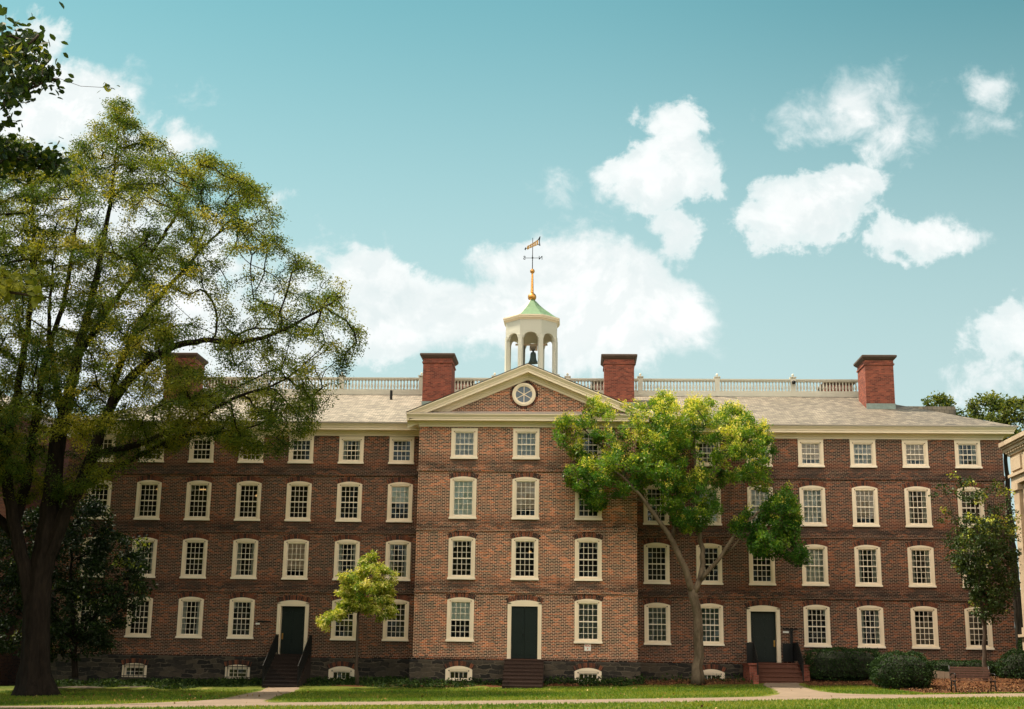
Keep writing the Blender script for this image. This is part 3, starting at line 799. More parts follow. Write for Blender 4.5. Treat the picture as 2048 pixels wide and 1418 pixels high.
b.build('muntin', M['cream'], ow)
b = MB(); b.prism([(oc[0]+.42*math.sin(t), oc[2]+.42*math.cos(t)) for t in np.linspace(0, 2*math.pi, 33)[:-1]], PY-.012, PY-.004); b.build('pane', M['greyglass'], ow)
b = MB(); rng = random.Random(4)
for i in range(54):
    t0, t1 = 2*math.pi*(i+.1)/54, 2*math.pi*(i+.9)/54; P = lambda r, t: (oc[0]+r*math.sin(t), oc[2]+r*math.cos(t))
    b.prism([P(.575, t0), P(.575, t1), P(.70, t1), P(.70, t0)], PY-.012, PY+.01, rng.random())
b.build('brick_arch', M['arch'], ow)

# roofs
E_ = .62; ZE = 12.655; SL = .42; RY = 5.9
def rz(Y): return ZE+SL*(Y+E_)
b = MB(); run = RY+E_; zt = rz(RY)
xl, xr = -WX-E_, WX+E_; yb = 14+E_; yb2 = 14-RY
# concave hip ends: two slopes
def hip(b):
    A = [(xl, -E_, ZE), (xr, -E_, ZE), (xr, yb, ZE), (xl, yb, ZE)]
    B = [(xl+run, RY, zt), (xr-run, RY, zt), (xr-run, yb2, zt), (xl+run, yb2, zt)]
    nx = 48
    for i in range(nx):
        t0, t1 = i/nx, (i+1)/nx; L = lambda p, q, t: tuple(p[k]+(q[k]-p[k])*t for k in range(3))
        b.quad(L(A[0], A[1], t0), L(A[0], A[1], t1), L(B[0], B[1], t1), L(B[0], B[1], t0))
    b.quad(A[1], A[2], B[2], B[1]); b.quad(A[2], A[3], B[3], B[2]); b.quad(A[3], A[0], B[0], B[3]); b.quad(B[0], B[1], B[2], B[3])
hip(b)
b.box(20.6, 23.5, 8.6, 10.6, 12.7, 15.40)
# gable roof of the pavilion
for s in (-1, 1):
    b.quad((AX+s*(EX+.03), PY-.62, 12.86), (AX, PY-.62, AZ+.03), (AX, RY, AZ+.03), (AX+s*(EX+.03), RY, 12.86))
roof = b.build('roof', M['slate'], hall)
b = MB(); b.box(-WX-E_-.02, PX0-.6, -E_-.03, -E_+.05, 12.642, 12.70); b.build('gutter', M['flash'], roof); b = MB(); b.box(PX1+.6, WX+E_+.02, -E_-.03, -E_+.05, 12.642, 12.70); b.build('gutter', M['flash'], roof)

# chimneys
def chimney(x0, x1, y0, y1, ztop, zbase):
    b = MB(); b.box(x0, x1, y0, y1, zbase, ztop-.52); b.box(x0-.05, x1+.05, y0-.05, y1+.05, ztop-.519, ztop-.44)
    b.box(x0-.01, x1+.01, y0-.01, y1+.01, ztop-.439, ztop-.26)
    c = b.build('chimney', M['chimney'], hall)
    b = MB(); rs = []
    for e, z in ((.03, ztop-.259), (.10, ztop-.2), (.17, ztop-.12), (.17, ztop-.03), (.12, ztop)):
        rs.append([(x0-e, y0-e, z), (x1+e, y0-e, z), (x1+e, y1+e, z), (x0-e, y1+e, z)])
    b.loft(rs); b.build('chimney_cap', M['cap'], c)
    b = MB(); z = rz(y0); b.box(x0-.02, x1+.02, y0-.03, y0-.004, z-.05, z+.28); b.build('flashing', M['lead'], c)
    return c
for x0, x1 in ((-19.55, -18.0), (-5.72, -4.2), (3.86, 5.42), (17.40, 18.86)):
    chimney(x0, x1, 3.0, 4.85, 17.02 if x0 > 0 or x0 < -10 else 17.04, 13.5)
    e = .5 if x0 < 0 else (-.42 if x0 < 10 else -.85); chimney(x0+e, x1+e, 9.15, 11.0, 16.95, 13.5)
b = MB(); b.tube([(-7.6, 4.6, 14.6), (-7.6, 4.6, 15.35)], .07, 8); b.build('vent_pipe', M['iron'], hall)

# balustrade along the front edge of the roof deck
BZ = zt
b = MB(); BX0, BX1 = -18.9, 18.7
b.box(BX0, BX1, RY-.13, RY+.13, BZ-.05, BZ+.17); b.box(BX0, BX1, RY-.09, RY+.09, BZ+.171, BZ+.27)
b.box(BX0, BX1, RY-.12, RY+.12, BZ+.86, BZ+.93); b.box(BX0, BX1, RY-.09, RY+.09, BZ+.80, BZ+.859)
bal = b.build('balustrade', M['rail'], hall)
posts = [-18.8, -14.8, -10.55, -6.14, -2.1, 1.9, 5.87, 10.04, 14.13, 18.6]
b = MB(); b.box(-.13, .13, -.15, .15, -.04, 1.0); b.box(-.17, .17, -.19, .19, 1.001, 1.05); b.lathe([(.025, 1.05), (.025, 1.10), (.06, 1.135), (.07, 1.175), (.05, 1.22), (.015, 1.25)], n=10)
pm = b.mesh('post', M['rail'])
for x in posts:
    o = bpy.data.objects.new('post', pm); finish(o, None, bal); o.location = (x, RY, BZ)
bpro = [(.055, .27), (.055, .31), (.035, .33), (.062, .42), (.066, .48), (.045, .60), (.030, .70), (.036, .735), (.055, .76), (.055, .80)]
bb = MB(); bb.lathe(bpro, n=8); bm_ = bb.mesh('baluster', M['rail'], smooth=True); cnt = 0; rest = MB()
bx = []
for a, c in zip(posts[:-1], posts[1:]):
    n = max(2, int(round((c-a-.3)/.176)))
    for i in range(n): bx.append(a+.15+(c-a-.3)*(i+.5)/n)
bx.sort(key=lambda q: -q)
for x in bx:
    if cnt < 98:
        o = bpy.data.objects.new('baluster', bm_); finish(o, None, bal); o.location = (x, RY, BZ); cnt += 1
    else: rest.lathe(bpro, (x, RY, BZ), 8)
ro = rest.build('baluster', M['rail'], bal, smooth=True); ro['kind'] = 'stuff'
b = MB(); b.lathe([(.02, .2), (.09, .17), (.11, .1), (.09, .02), (.03, 0)], (14.13, RY-.27, BZ+.62), 10); b.box(14.09, 14.17, RY-.24, RY-.15, BZ+.72, BZ+.80)
tag(b.build('security_camera', M['iron']), 'small black dome camera hung on a post of the rooftop balustrade', 'camera')

# cupola
CX, CY = -.14, 7.0
cup = empty('cupola', (CX, CY, 15.0)); cup.parent = hall
def octo(r, z, rot=math.pi/8): return [(r*math.cos(rot+2*math.pi*i/8), r*math.sin(rot+2*math.pi*i/8), z) for i in range(8)]
RC = 1.42/math.cos(math.pi/8)
b = MB(); b.loft([octo(RC+.1, .0), octo(RC+.1, 1.5), octo(RC+.2, 1.52), octo(RC+.2, 1.65)]); b.build('base', M['cupola'], cup)
for i in range(8):
    t = math.pi/8+2*math.pi*i/8; b = MB(); c_, s_ = math.cos(t), math.sin(t); r0, w = RC-.11, .115
    q = [((r0+e*.11)*c_-f*w*s_, (r0+e*.11)*s_+f*w*c_) for e, f in ((-1, -1), (1, -1), (1, 1), (-1, 1))]
    b.loft([[(x, y, 1.65) for x, y in q], [(x, y, 3.75) for x, y in q]]); b.build('post', M['cupola'], cup)
b = MB()   # arched drum
for i in range(8):
    t0, t1 = math.pi/8+2*math.pi*i/8, math.pi/8+2*math.pi*(i+1)/8
    A, B = np.array((RC*math.cos(t0), RC*math.sin(t0))), np.array((RC*math.cos(t1), RC*math.sin(t1)))
    L = np.linalg.norm(B-A); n = 14; z0 = 3.56; ztop = 4.72; hw = L/2-.17
    for rr, flip in ((1.0, False), (.9, True)):
        pts = []
        for k in range(n+1):
            s = -1+2*k/n; ss = s*(L/2)
            za = z0+(math.sqrt(max(0, 1-(ss/hw)**2))*.34 if abs(ss) < hw else 0)
            p = (A+B)/2*rr+(B-A)/L*ss*rr; pts.append((p, za))
        for k in range(n):
            (p, za), (q, zb) = pts[k], pts[k+1]
            qd = [(p[0], p[1], za), (q[0], q[1], zb), (q[0], q[1], ztop), (p[0], p[1], ztop)]
            b.quad(*(qd[::-1] if flip else qd))
    for k in range(n):     # soffit of the arch
        s0, s1 = (-1+2*k/n)*L/2, (-1+2*(k+1)/n)*L/2
        zz = [z0+(math.sqrt(max(0, 1-(s/hw)**2))*.34 if abs(s) < hw else 0) for s in (s0, s1)]
        u = (B-A)/L; mid = (A+B)/2
        o0, o1, i0, i1 = mid+u*s0, mid+u*s1, mid*.9+u*s0*.9, mid*.9+u*s1*.9
        b.quad((o0[0], o0[1], zz[0]), (i0[0], i0[1], zz[0]), (i1[0], i1[1], zz[1]), (o1[0], o1[1], zz[1]))
b.loft([octo(RC*.98, 4.70), octo(RC*.98, 4.715)])
for z in (3.95, 4.2, 4.45):
    b.loft([octo(RC+.004, z), octo(RC+.004, z+.016)], caps=False)
b.build('drum', M['cupola'], cup)
b = MB(); b.loft([octo(RC+.02, 4.60), octo(RC+.06, 4.66), octo(RC+.12, 4.70), octo(RC+.13, 4.74), octo(RC+.17, 4.80), octo(RC+.17, 4.86)]); b.build('cornice', M['cream'], cup)
prof = [(RC+.15, 4.861)]+[(RC*f, 4.861+1.28*h) for h, f in ((.07, .97), (.18, .83), (.32, .68), (.48, .50), (.65, .34), (.83, .20), (.97, .09))]
b = MB(); b2 = MB()
for k in range(len(prof)-1):
    for i in range(8):
        t0, t1 = math.pi/8+2*math.pi*i/8, math.pi/8+2*math.pi*(i+1)/8
        (r0, z0), (r1, z1) = prof[k], prof[k+1]
        q = [(r0*math.cos(t0), r0*math.sin(t0), z0), (r0*math.cos(t1), r0*math.sin(t1), z0), (r1*math.cos(t1), r1*math.sin(t1), z1), (r1*math.cos(t0), r1*math.sin(t0), z1)]
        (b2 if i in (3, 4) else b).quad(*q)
b.build('cupola_roof', M['copper'], cup); b2.build('cupola_roof', M['copperlit'], cup)
b = MB()
sph = lambda r, zc, n=9: [(max(.015, r*math.sin(math.pi*i/n)), zc-r*math.cos(math.pi*i/n)) for i in range(n+1)]
b.lathe([(.14, 6.03), (.09, 6.08)]+sph(.245, 6.26)[1:-1]+[(.10, 6.50), (.085, 6.55), (.055, 7.62)]+sph(.135, 7.78)[1:-1]+[(.03, 7.93)], n=18); b.build('finial', M['gold'], cup, smooth=True)
b = MB(); b.tube([(0, 0, 7.9), (0, 0, 9.76)], [.028, .018], 6); b.tube([(-.42, 0, 8.57), (.44, 0, 8.57)], .016, 5); b.tube([(0, -.42, 8.57), (0, .42, 8.57)], .016, 5); b.lathe([(.02, 8.52), (.05, 8.55), (.05, 8.6), (.02, 8.63)], n=8); b.build('weathervane_rod', M['iron'], cup)
vd = np.array((.52, -.855)); vn = np.array((-vd[1], vd[0])); zc = 9.34
def vpt(s, h): return (vd[0]*s, vd[1]*s, zc+h)
b = MB()
def vplate(poly, th=.02):
    n = len(poly); vs = [(vd[0]*s+vn[0]*th*e, vd[1]*s+vn[1]*th*e, zc+h) for e in (-1, 1) for s, h in poly]
    b.add(vs, [list(range(n)), list(range(2*n-1, n-1, -1))]+[(i, i+n, (i+1) % n+n, (i+1) % n) for i in range(n)])
vplate([(-.62, .06), (.62, .15), (.62, .11), (-.62, .02)]); vplate([(-.62, -.06), (.62, -.15), (.62, -.11), (-.62, -.02)])
for s in (-.6, -.3, -.04, .2, .46): vplate([(s, -.1), (s+.16, -.12), (s+.16, .12), (s, .1)], .012)
vplate([(-.66, 0), (-.60, .11), (-.50, 0), (-.60, -.11)])
b.build('weathervane', M['gold'], cup)
b = MB(); vplate([(-.95, 0), (-.82, .09), (-.85, 0), (-.82, -.09)]); vplate([(-.86, .012), (-.6, .012), (-.6, -.012), (-.86, -.012)])
vplate([(.62, .14), (.84, .28), (.86, .26), (.64, .11)]); vplate([(.62, -.14), (.84, -.28), (.86, -.26), (.64, -.11)]); vplate([(.82, .27), (.86, .27), (.78, 0), (.86, -.27), (.82, -.27), (.74, 0)])
b.build('weathervane_tail', M['iron'], cup)
LETTERS = []
for ch, x in (('N', .46), ('S', -.46)):
    cu = bpy.data.curves.new('compass_letter', 'FONT'); cu.body = ch; cu.size = .30; cu.extrude = .012; cu.align_x = 'CENTER'; cu.align_y = 'CENTER'; cu.offset = .004
    cu.materials.append(M['iron']); o = bpy.data.objects.new('compass_letter', cu); finish(o, None, cup); o.location = (x, 0, 8.57); o.rotation_euler = (math.pi/2, 0, math.pi); LETTERS.append(o)
b = MB(); b.lathe([(.02, 3.05), (.13, 3.04), (.16, 2.95), (.17, 2.75), (.20, 2.60), (.265, 2.46), (.275, 2.42), (.24, 2.42), (.1, 2.6)], (.10, 0, .0), 20); b.build('bell', M['bronze'], cup, smooth=True)
b = MB(); b.box(-.10, .34, -.1, .1, 3.16, 3.44); b.box(-.9, .9, -.06, .06, 3.445, 3.53); b.build('bell_yoke', M['yoke'], cup)
b = MB(); b.tube([(-.42, .0, 2.3), (-.42, .0, 3.5)], .05, 6); b.tube([(.1, 0, 3.03), (.1, 0, 3.2)], .06, 6)
for a in (-.12, -.05, .03, .10): b.tube([(.1+a*.5, -.12, 3.1), (.1+a*1.3, -.12, 3.36)], .014, 5)
b.build('bell_frame', M['iron'], cup)

# doors
def make_door(nm, x, Y, z0, z1, w, double):
    d = empty('door', (x, Y, z0)); d.parent = hall; H = z1-z0; rise = .13; zs = H-rise; jw = .15
    b = MB()
    for s in (-1, 1):
        xs = sorted((s*w/2, s*(w/2-jw))); b.box(xs[0], xs[1], -.05, 0.0, 0, zs)
    top = arch_pts(w, zs, rise); b.prism([(-w/2, zs-.06)]+top+[(w/2, zs-.06)], -.05, .0)
    b.box(-w/2+jw, w/2-jw, -.045, .0, zs-.16, zs-.061)
    dep = .10 if double else .32
    for s in (-1, 1):
        xs = sorted((s*(w/2-jw), s*(w/2-jw-.03))); b.box(xs[0], xs[1], -.03, dep, 0, zs-.161)
    b.build('door_frame', M['cream'], d)
    hw = w/2-jw-.03; hz = zs-.17; yd = .06 if double else .26
    leaves = [(-hw, -.006), (.006, hw)] if double else [(-hw, hw)]
    for a, c in leaves:
        b = MB(); b.box(a, c, yd, yd+.05, 0.02, hz)
        cols = [(a+.12, c-.10)] if double else [(a+.12, (a+c)/2-.05), ((a+c)/2+.05, c-.12)]
        for q0, q1 in cols:
            for f0, f1 in ((.07, .27), (.32, .41), (.50, .79), (.86, .95)):
                zz0, zz1 = hz*f0, hz*f1
                for i_, e in ((0, .0), (1, .03)):
                    b.box(q0+e, q1-e, yd-.012-.010*i_, yd-.0005-.011*i_, zz0+e, zz1-e)
        b.build('door_leaf', M['door'], d)
    b = MB()
    if double: b.lathe([(.02, 0), (.035, .02), (.035, .05), (.015, .07)], (-.06, yd-.06, hz*.455), 8); b.build('handle', M['iron'], d)
    else:
        hx = -hw+.08 if nm == 'L' else hw-.08
        b.box(hx-.035, hx+.035, yd-.03, yd-.013, hz*.31, hz*.44); b.tube([(hx, yd-.04, hz*.32), (hx, yd-.08, hz*.34), (hx, yd-.08, hz*.38), (hx, yd-.04, hz*.40)], .014, 6); b.build('handle', M['brass'], d)
    me = voussoirs(w, zs, rise); finish(bpy.data.objects.new('brick_arch', me), None, d)
    b = MB(); b.box(-w/2, w/2, -.07, .3, -.10, .0); b.build('threshold', M['redstone'] if nm != 'L' else M['brownstone'], d)
for nm, x, Y, z0, z1, w in DOORS: make_door(nm, x, Y, z0, z1, w, nm == 'P')

# flights of steps
def steps(x0, x1, Y, ztop, zbot, n, land, tread, mat, side=None):
    b = MB(); rise = (ztop-zbot)/n
    for i in range(n):
        y0 = Y-land-tread*i; z = ztop-rise*i
        b.box(x0-.001*i, x1+.001*i, y0, Y-.135 if i == 0 else Y-land-tread*(i-1)-.002, zbot-.4, z-.055)
        b.box(x0-.02, x1+.02, y0-.03, Y-.135 if i == 0 else Y-land-tread*(i-1)-.032, z-.054, z)
    return b.build('steps', mat, hall)
def railing(parent, x, Y, land, tread, n, ztop, zbot, h=.92, dense=.105, panel=False):
    b = MB(); ye = Y-land-tread*(n-1); ys = Y-land; rise = (ztop-zbot)/n; zb = zbot+rise
    P = [(x, Y-.12, ztop+h), (x, ys, ztop+h), (x, ye, zb+h), (x, ye-.12, zb+h-.08)]
    b.tube(P, .026, 6); b.tube([(x, Y-.12, ztop+.1), (x, ys, ztop+.1), (x, ye, zb+.1)], .018, 5)
    y = Y-.14; k = 0
    while y > ye:
        zz = ztop if y > ys else ztop+(zb-ztop)*(ys-y)/max(1e-6, ys-ye)
        b.box(x-.012, x+.012, y-.012, y+.012, zz+.1, zz+h-.02); y -= dense
    for yy, zz in ((Y-.14, ztop), (ys, ztop), (ye, zb)): b.box(x-.028, x+.028, yy-.028, yy+.028, zz-.02, zz+h+.03)
    if panel:
        b.box(x-.006, x+.006, ys, Y-.15, ztop+.08, ztop+h-.03)
    b.build('railing', M['iron'], parent)
st = steps(-12.02, -10.34, 0.0, 1.34, -.20, 9, .55, .29, M['darkstep']); railing(st, -12.0, 0, .55, .29, 9, 1.34, -.20); railing(st, -10.36, 0, .55, .29, 9, 1.34, -.20)
steps(-.86, .94, PY, 1.28, -.02, 8, .32, .27, M['brownstone'])
st = steps(10.72, 12.72, 0.0, 1.30, .34, 5, 1.55, .31, M['redstone'])
railing(st, 10.70, 0, 1.55, .31, 5, 1.30, .34, panel=True, dense=.08); railing(st, 12.74, 0, 1.55, .31, 5, 1.30, .34, panel=True, dense=.08)
b = MB(); b.box(12.22, 12.70, -.30, -.26, 1.36, 2.2); b.build('railing', M['iron'], st)
b = MB(); b.box(10.36, 10.66, -1.60, -1.57, 1.27, 2.2); b.build('railing', M['iron'], st)
b = MB(); b.box(10.35, 10.69, -2.6, -.13, -.2, 1.18); b.box(10.30, 10.69, -2.66, -.13, 1.181, 1.27); b.box(10.45, 10.69, -3.1, -2.601, -.2, .75); b.build('cheek_wall', M['chimney'], st); b = MB(); b.box(12.75, 13.1, -2.4, -.13, -.2, 1.15); b.box(12.75, 13.16, -2.46, -.13, 1.151, 1.23); b.build('cheek_wall', M['chimney'], st)

def to_mesh(o, parent):
    """lettering becomes a real mesh"""
    bpy.context.view_layer.update()
    me = bpy.data.meshes.new_from_object(o.evaluated_get(bpy.context.evaluated_depsgraph_get())); me.name = o.name
    n = bpy.data.objects.new('tmp', me); n.location, n.rotation_euler = o.location, o.rotation_euler; nm = o.name.split('.')[0]
    bpy.data.objects.remove(o); n.name = nm; finish(n, None, parent)

# small plates on the wall
for o in LETTERS: to_mesh(o, cup)
sg = tag(empty('sign', (2.98, PY, 1.87)), 'white plate lettered FDC in red with a down arrow on the brick wall', 'sign')
b = MB(); b.box(-.15, .15, -.02, -.002, -.16, .16); b.build('plate', M['signwhite'], sg)
cu = bpy.data.curves.new('lettering', 'FONT'); cu.body = 'FDC'; cu.size = .135; cu.extrude = .002; cu.align_x = 'CENTER'; cu.align_y = 'CENTER'; cu.offset = .003; cu.materials.append(M['signred'])
o = bpy.data.objects.new('lettering', cu); finish(o, None, sg); o.location = (0, -.024, .07); o.rotation_euler = (math.pi/2, 0, 0); to_mesh(o, sg)
b = MB(); b.prism([(-.035, -.05), (.035, -.05), (0, -.11)], -.026, -.0205); b.prism([(-.01, -.02), (.01, -.02), (.01, -.05), (-.01, -.05)], -.026, -.0205); b.build('arrow', M['signred'], sg)
b = MB(); b.box(-13.17, -12.97, -.03, -.002, 2.75, 2.83); tag(b.build('sign', M['signwhite']), 'small white number plate on the brick left of the door with long dark steps', 'sign')
b = MB(); b.box(-13.08, -12.42, -.025, -.002, 2.86, 2.93); tag(b.build('sign', M['iron']), 'thin black name strip above the small white plate beside the left door', 'sign')
b = MB(); b.box(12.30, 12.58, -.03, -.002, 2.70, 2.78); tag(b.build('sign', M['signwhite']), 'small white number plate on the brick beside the red sandstone steps', 'sign')
b = MB(); b.box(12.30, 13.0, -.025, -.002, 2.83, 2.90); tag(b.build('sign', M['iron']), 'thin black name strip above the white plate by the red sandstone steps', 'sign')
b = MB(); b.box(12.62, 12.74, -.16, -.002, 2.2, 2.78); b.box(12.60, 12.76, -.18, -.002, 2.785, 2.82); tag(b.build('intercom_box', M['iron']), 'narrow black box on the wall behind the right railing', 'intercom')

# ------------------------------------------------------------------ trees
def in_poly(px, py, poly):
    poly = np.array(poly, float); inside = np.zeros(len(px), bool); j = len(poly)-1
    for i in range(len(poly)):
        xi, yi, xj, yj = *poly[i], *poly[j]
        c = ((yi > py) != (yj > py)) & (px < (xj-xi)*(py-yi)/(yj-yi+1e-12)+xi)
        inside ^= c; j = i
    return inside

def edge_dist(px, py, poly):
    poly = np.array(poly, float); d = np.full(len(px), 1e9); p = np.stack([px, py], -1)
    for i in range(len(poly)):
        a, b = poly[i-1], poly[i]; ab = b-a; t = np.clip(((p-a)@ab)/(ab@ab+1e-9), 0, 1)
        d = np.minimum(d, np.linalg.norm(p-(a+t[:, None]*ab), axis=1))
    return d

def crown_points(poly, Y0, depth, n, rng, thin=(), edge_px=120, clump=.5, yr=None, sep=.32):
    """points spread through a crown whose side view is the outline poly (photo px at distance Y0) and whose
    thickness swells from the rim inwards"""
    poly = np.array(poly, float); lo, hi = poly.min(0), poly.max(0); out = []
    ph = rng.uniform(0, 6.28, (6, 3)); fr = rng.normal(0, 1, (6, 3)); fr = fr/np.linalg.norm(fr, axis=1)[:, None]*rng.uniform(.9, 2.2, (6, 1))
    cells = set()
    for it in range(60):
        m_ = 4000; px = rng.uniform(lo[0], hi[0], m_); py = rng.uniform(lo[1], hi[1], m_)
        ok = in_poly(px, py, poly); px, py = px[ok], py[ok]
        ed = edge_dist(px, py, poly); t = np.clip(ed/edge_px, 0.02, 1)
        off = rng.uniform(-1, 1, len(px))*depth*np.sqrt(1-(1-t)**2)
        if yr: off = np.clip(off, yr[0]-Y0, yr[1]-Y0)
        keep = np.ones(len(px))
        for (cx, cy, rx, ry, k) in thin:
            r = ((px-cx)/rx)**2+((py-cy)/ry)**2; keep = np.where(r < 1, keep*k, keep)
        for x, y, o, k in zip(px, py, off, keep):
            if rng.random() > k: continue
            p = at(x, y, Y0+o)
            val = np.mean(np.sin(fr@p*1.3+ph[:, 0]))
            if rng.random() < clump and val < -.05: continue
            c = tuple(np.floor(p/sep).astype(int))
            if c in cells: continue
            cells.add(c); out.append(p)
            if len(out) >= n: return np.array(out)
    return np.array(out)

def grow(skel, pts, rng, step=.55, rtip=.012, power=.46, bend=.45):
    """skel: list of (points, radii). Branches reach out from it to every crown point."""
    P, PA, CH = [], [], []; segs = []
    for pl, rd in skel:
        pl = np.array(pl, float); d = np.r_[0, np.cumsum(np.linalg.norm(np.diff(pl, axis=0), axis=1))]
        k = max(3, int(d[-1]/.35)); t = np.linspace(0, d[-1], k)
        # smooth resample
        q = np.stack([np.interp(t, d, pl[:, i]) for i in range(3)], -1)
        for _ in range(6): q[1:-1] = .25*q[:-2]+.5*q[1:-1]+.25*q[2:]
        q[1:-1] += rng.normal(0, .025, q[1:-1].shape)
        r = np.interp(t, d, rd); segs.append((q, r, True))
        tg = np.gradient(q, axis=0); tg /= np.linalg.norm(tg, axis=1)[:, None]+1e-9
        for p, tt, i in zip(q, tg, range(k)):
            if i < k*.3 and len(segs) == 1: continue
            P.append(p); PA.append(-1); CH.append(tt)
    n0 = len(P); cap = n0+len(pts)*14
    A = np.zeros((cap, 3)); D = np.zeros((cap, 3)); par = np.full(cap, -1, int); W = np.zeros(cap); gen = np.zeros(cap)
    A[:n0] = P; D[:n0] = CH; n = n0
    dist = np.array([np.min(np.linalg.norm(A[:n0]-p, axis=1)) for p in pts]); order = np.argsort(dist)
    chains, tips = [], []
    for i in order:
        p = pts[i]; v = p-A[:n]; d = np.linalg.norm(v, axis=1)+1e-6
        cosang = np.einsum('ij,ij->i', v, D[:n])/d
        cost = d*(1.35-.35*cosang)+.06*gen[:n]
        j = int(np.argmin(cost)); dd = d[j]; k = max(1, min(12, int(math.ceil(dd/step))))
        ctrl = A[j]+D[j]*dd*bend; prev = j; idx = [j]
        for s in range(1, k+1):
            t = s/k; q = (1-t)**2*A[j]+2*t*(1-t)*ctrl+t*t*p
            if s < k: q = q+rng.normal(0, .05*min(1, dd), 3)
            A[n] = q; dv = q-A[prev]; D[n] = dv/(np.linalg.norm(dv)+1e-9); par[n] = prev; gen[n] = gen[prev]+1
            prev = n; idx.append(n); n += 1
        chains.append(idx); tips.append(prev)
    for t in tips:
        j = t
        while j >= 0: W[j] += 1; j = par[j]
    for idx in chains:
        r = [rtip*max(1, W[k])**power for k in idx]; r[0] = min(r[0], r[1]*1.25) if len(r) > 1 else r[0]
        segs.append((A[idx], r, False))
    return segs, A[tips], D[tips]

def limbs_object(segs, mat, parent, sides=9, name='trunk', flare=None, rng=None):
    b = MB()
    for q, r, main in segs:
        r = np.array(r)
        if main:
            ph = (rng or np.random.default_rng(1)).uniform(0, 6.28, 3)
            big = r.max() > .2
            nk = len(q)
            wob = (lambda an, k, ph=ph, nk=nk: 1+(.07+.10*max(0, 1-k/8))*math.sin(4*an+ph[0]+k*.03)+.06*math.sin(7*an+ph[1]+k*.07)+.05*math.sin(13*an+ph[2]-k*.09)+.03*math.sin(19*an+k*.4)) if big else None
            b.tube(q, r, 44 if big else sides, wob=wob)
        else: b.tube(q, r, 4 if r.max() < .035 else 6)
    return b.build(name, mat, parent, smooth=True)

def leaf_quads(C, Dn, n_per, rng, spread, length, width, droop=.2, up=.5, flat=.6, tints=None, jit=.18, back=.6):
    """n_per leaves round each tip C (direction Dn)"""
    m_ = len(C); idx = np.repeat(np.arange(m_), n_per); N = len(idx)
    off = rng.normal(0, 1, (N, 3)); off /= np.linalg.norm(off, axis=1)[:, None]; off *= (rng.random(N)**.5)[:, None]*spread
    off[:, 2] *= flat
    ctr = C[idx]-Dn[idx]*(rng.random(N)*back)[:, None]+off
    ctr[:, 2] -= droop*rng.random(N)*spread
    ax = off/(np.linalg.norm(off, axis=1)[:, None]+1e-6)*.8+Dn[idx]*.5+rng.normal(0, .55, (N, 3)); ax[:, 2] -= droop; ax /= np.linalg.norm(ax, axis=1)[:, None]
    nr = rng.normal(0, 1, (N, 3)); nr[:, 2] += up*2; sd = np.cross(ax, nr); sd /= np.linalg.norm(sd, axis=1)[:, None]+1e-9
    s = rng.uniform(.7, 1.25, N)[:, None]; L = ax*length*s*.5; S = sd*width*s*.5
    V = np.stack([ctr-L, ctr+S-L*.1, ctr+L, ctr-S-L*.1], 1)
    t = (np.full(m_, .5) if tints is None else tints)[idx]+rng.normal(0, jit, N)
    return V, np.clip(t, 0, 1)

def px_line(pts, Y, dy=None):
    out = []
    for i, p in enumerate(pts):
        yy = Y if dy is None else Y+dy*i/(len(pts)-1)
        out.append(at(p[0], p[1], yy))
    return out

TREES_ON = True
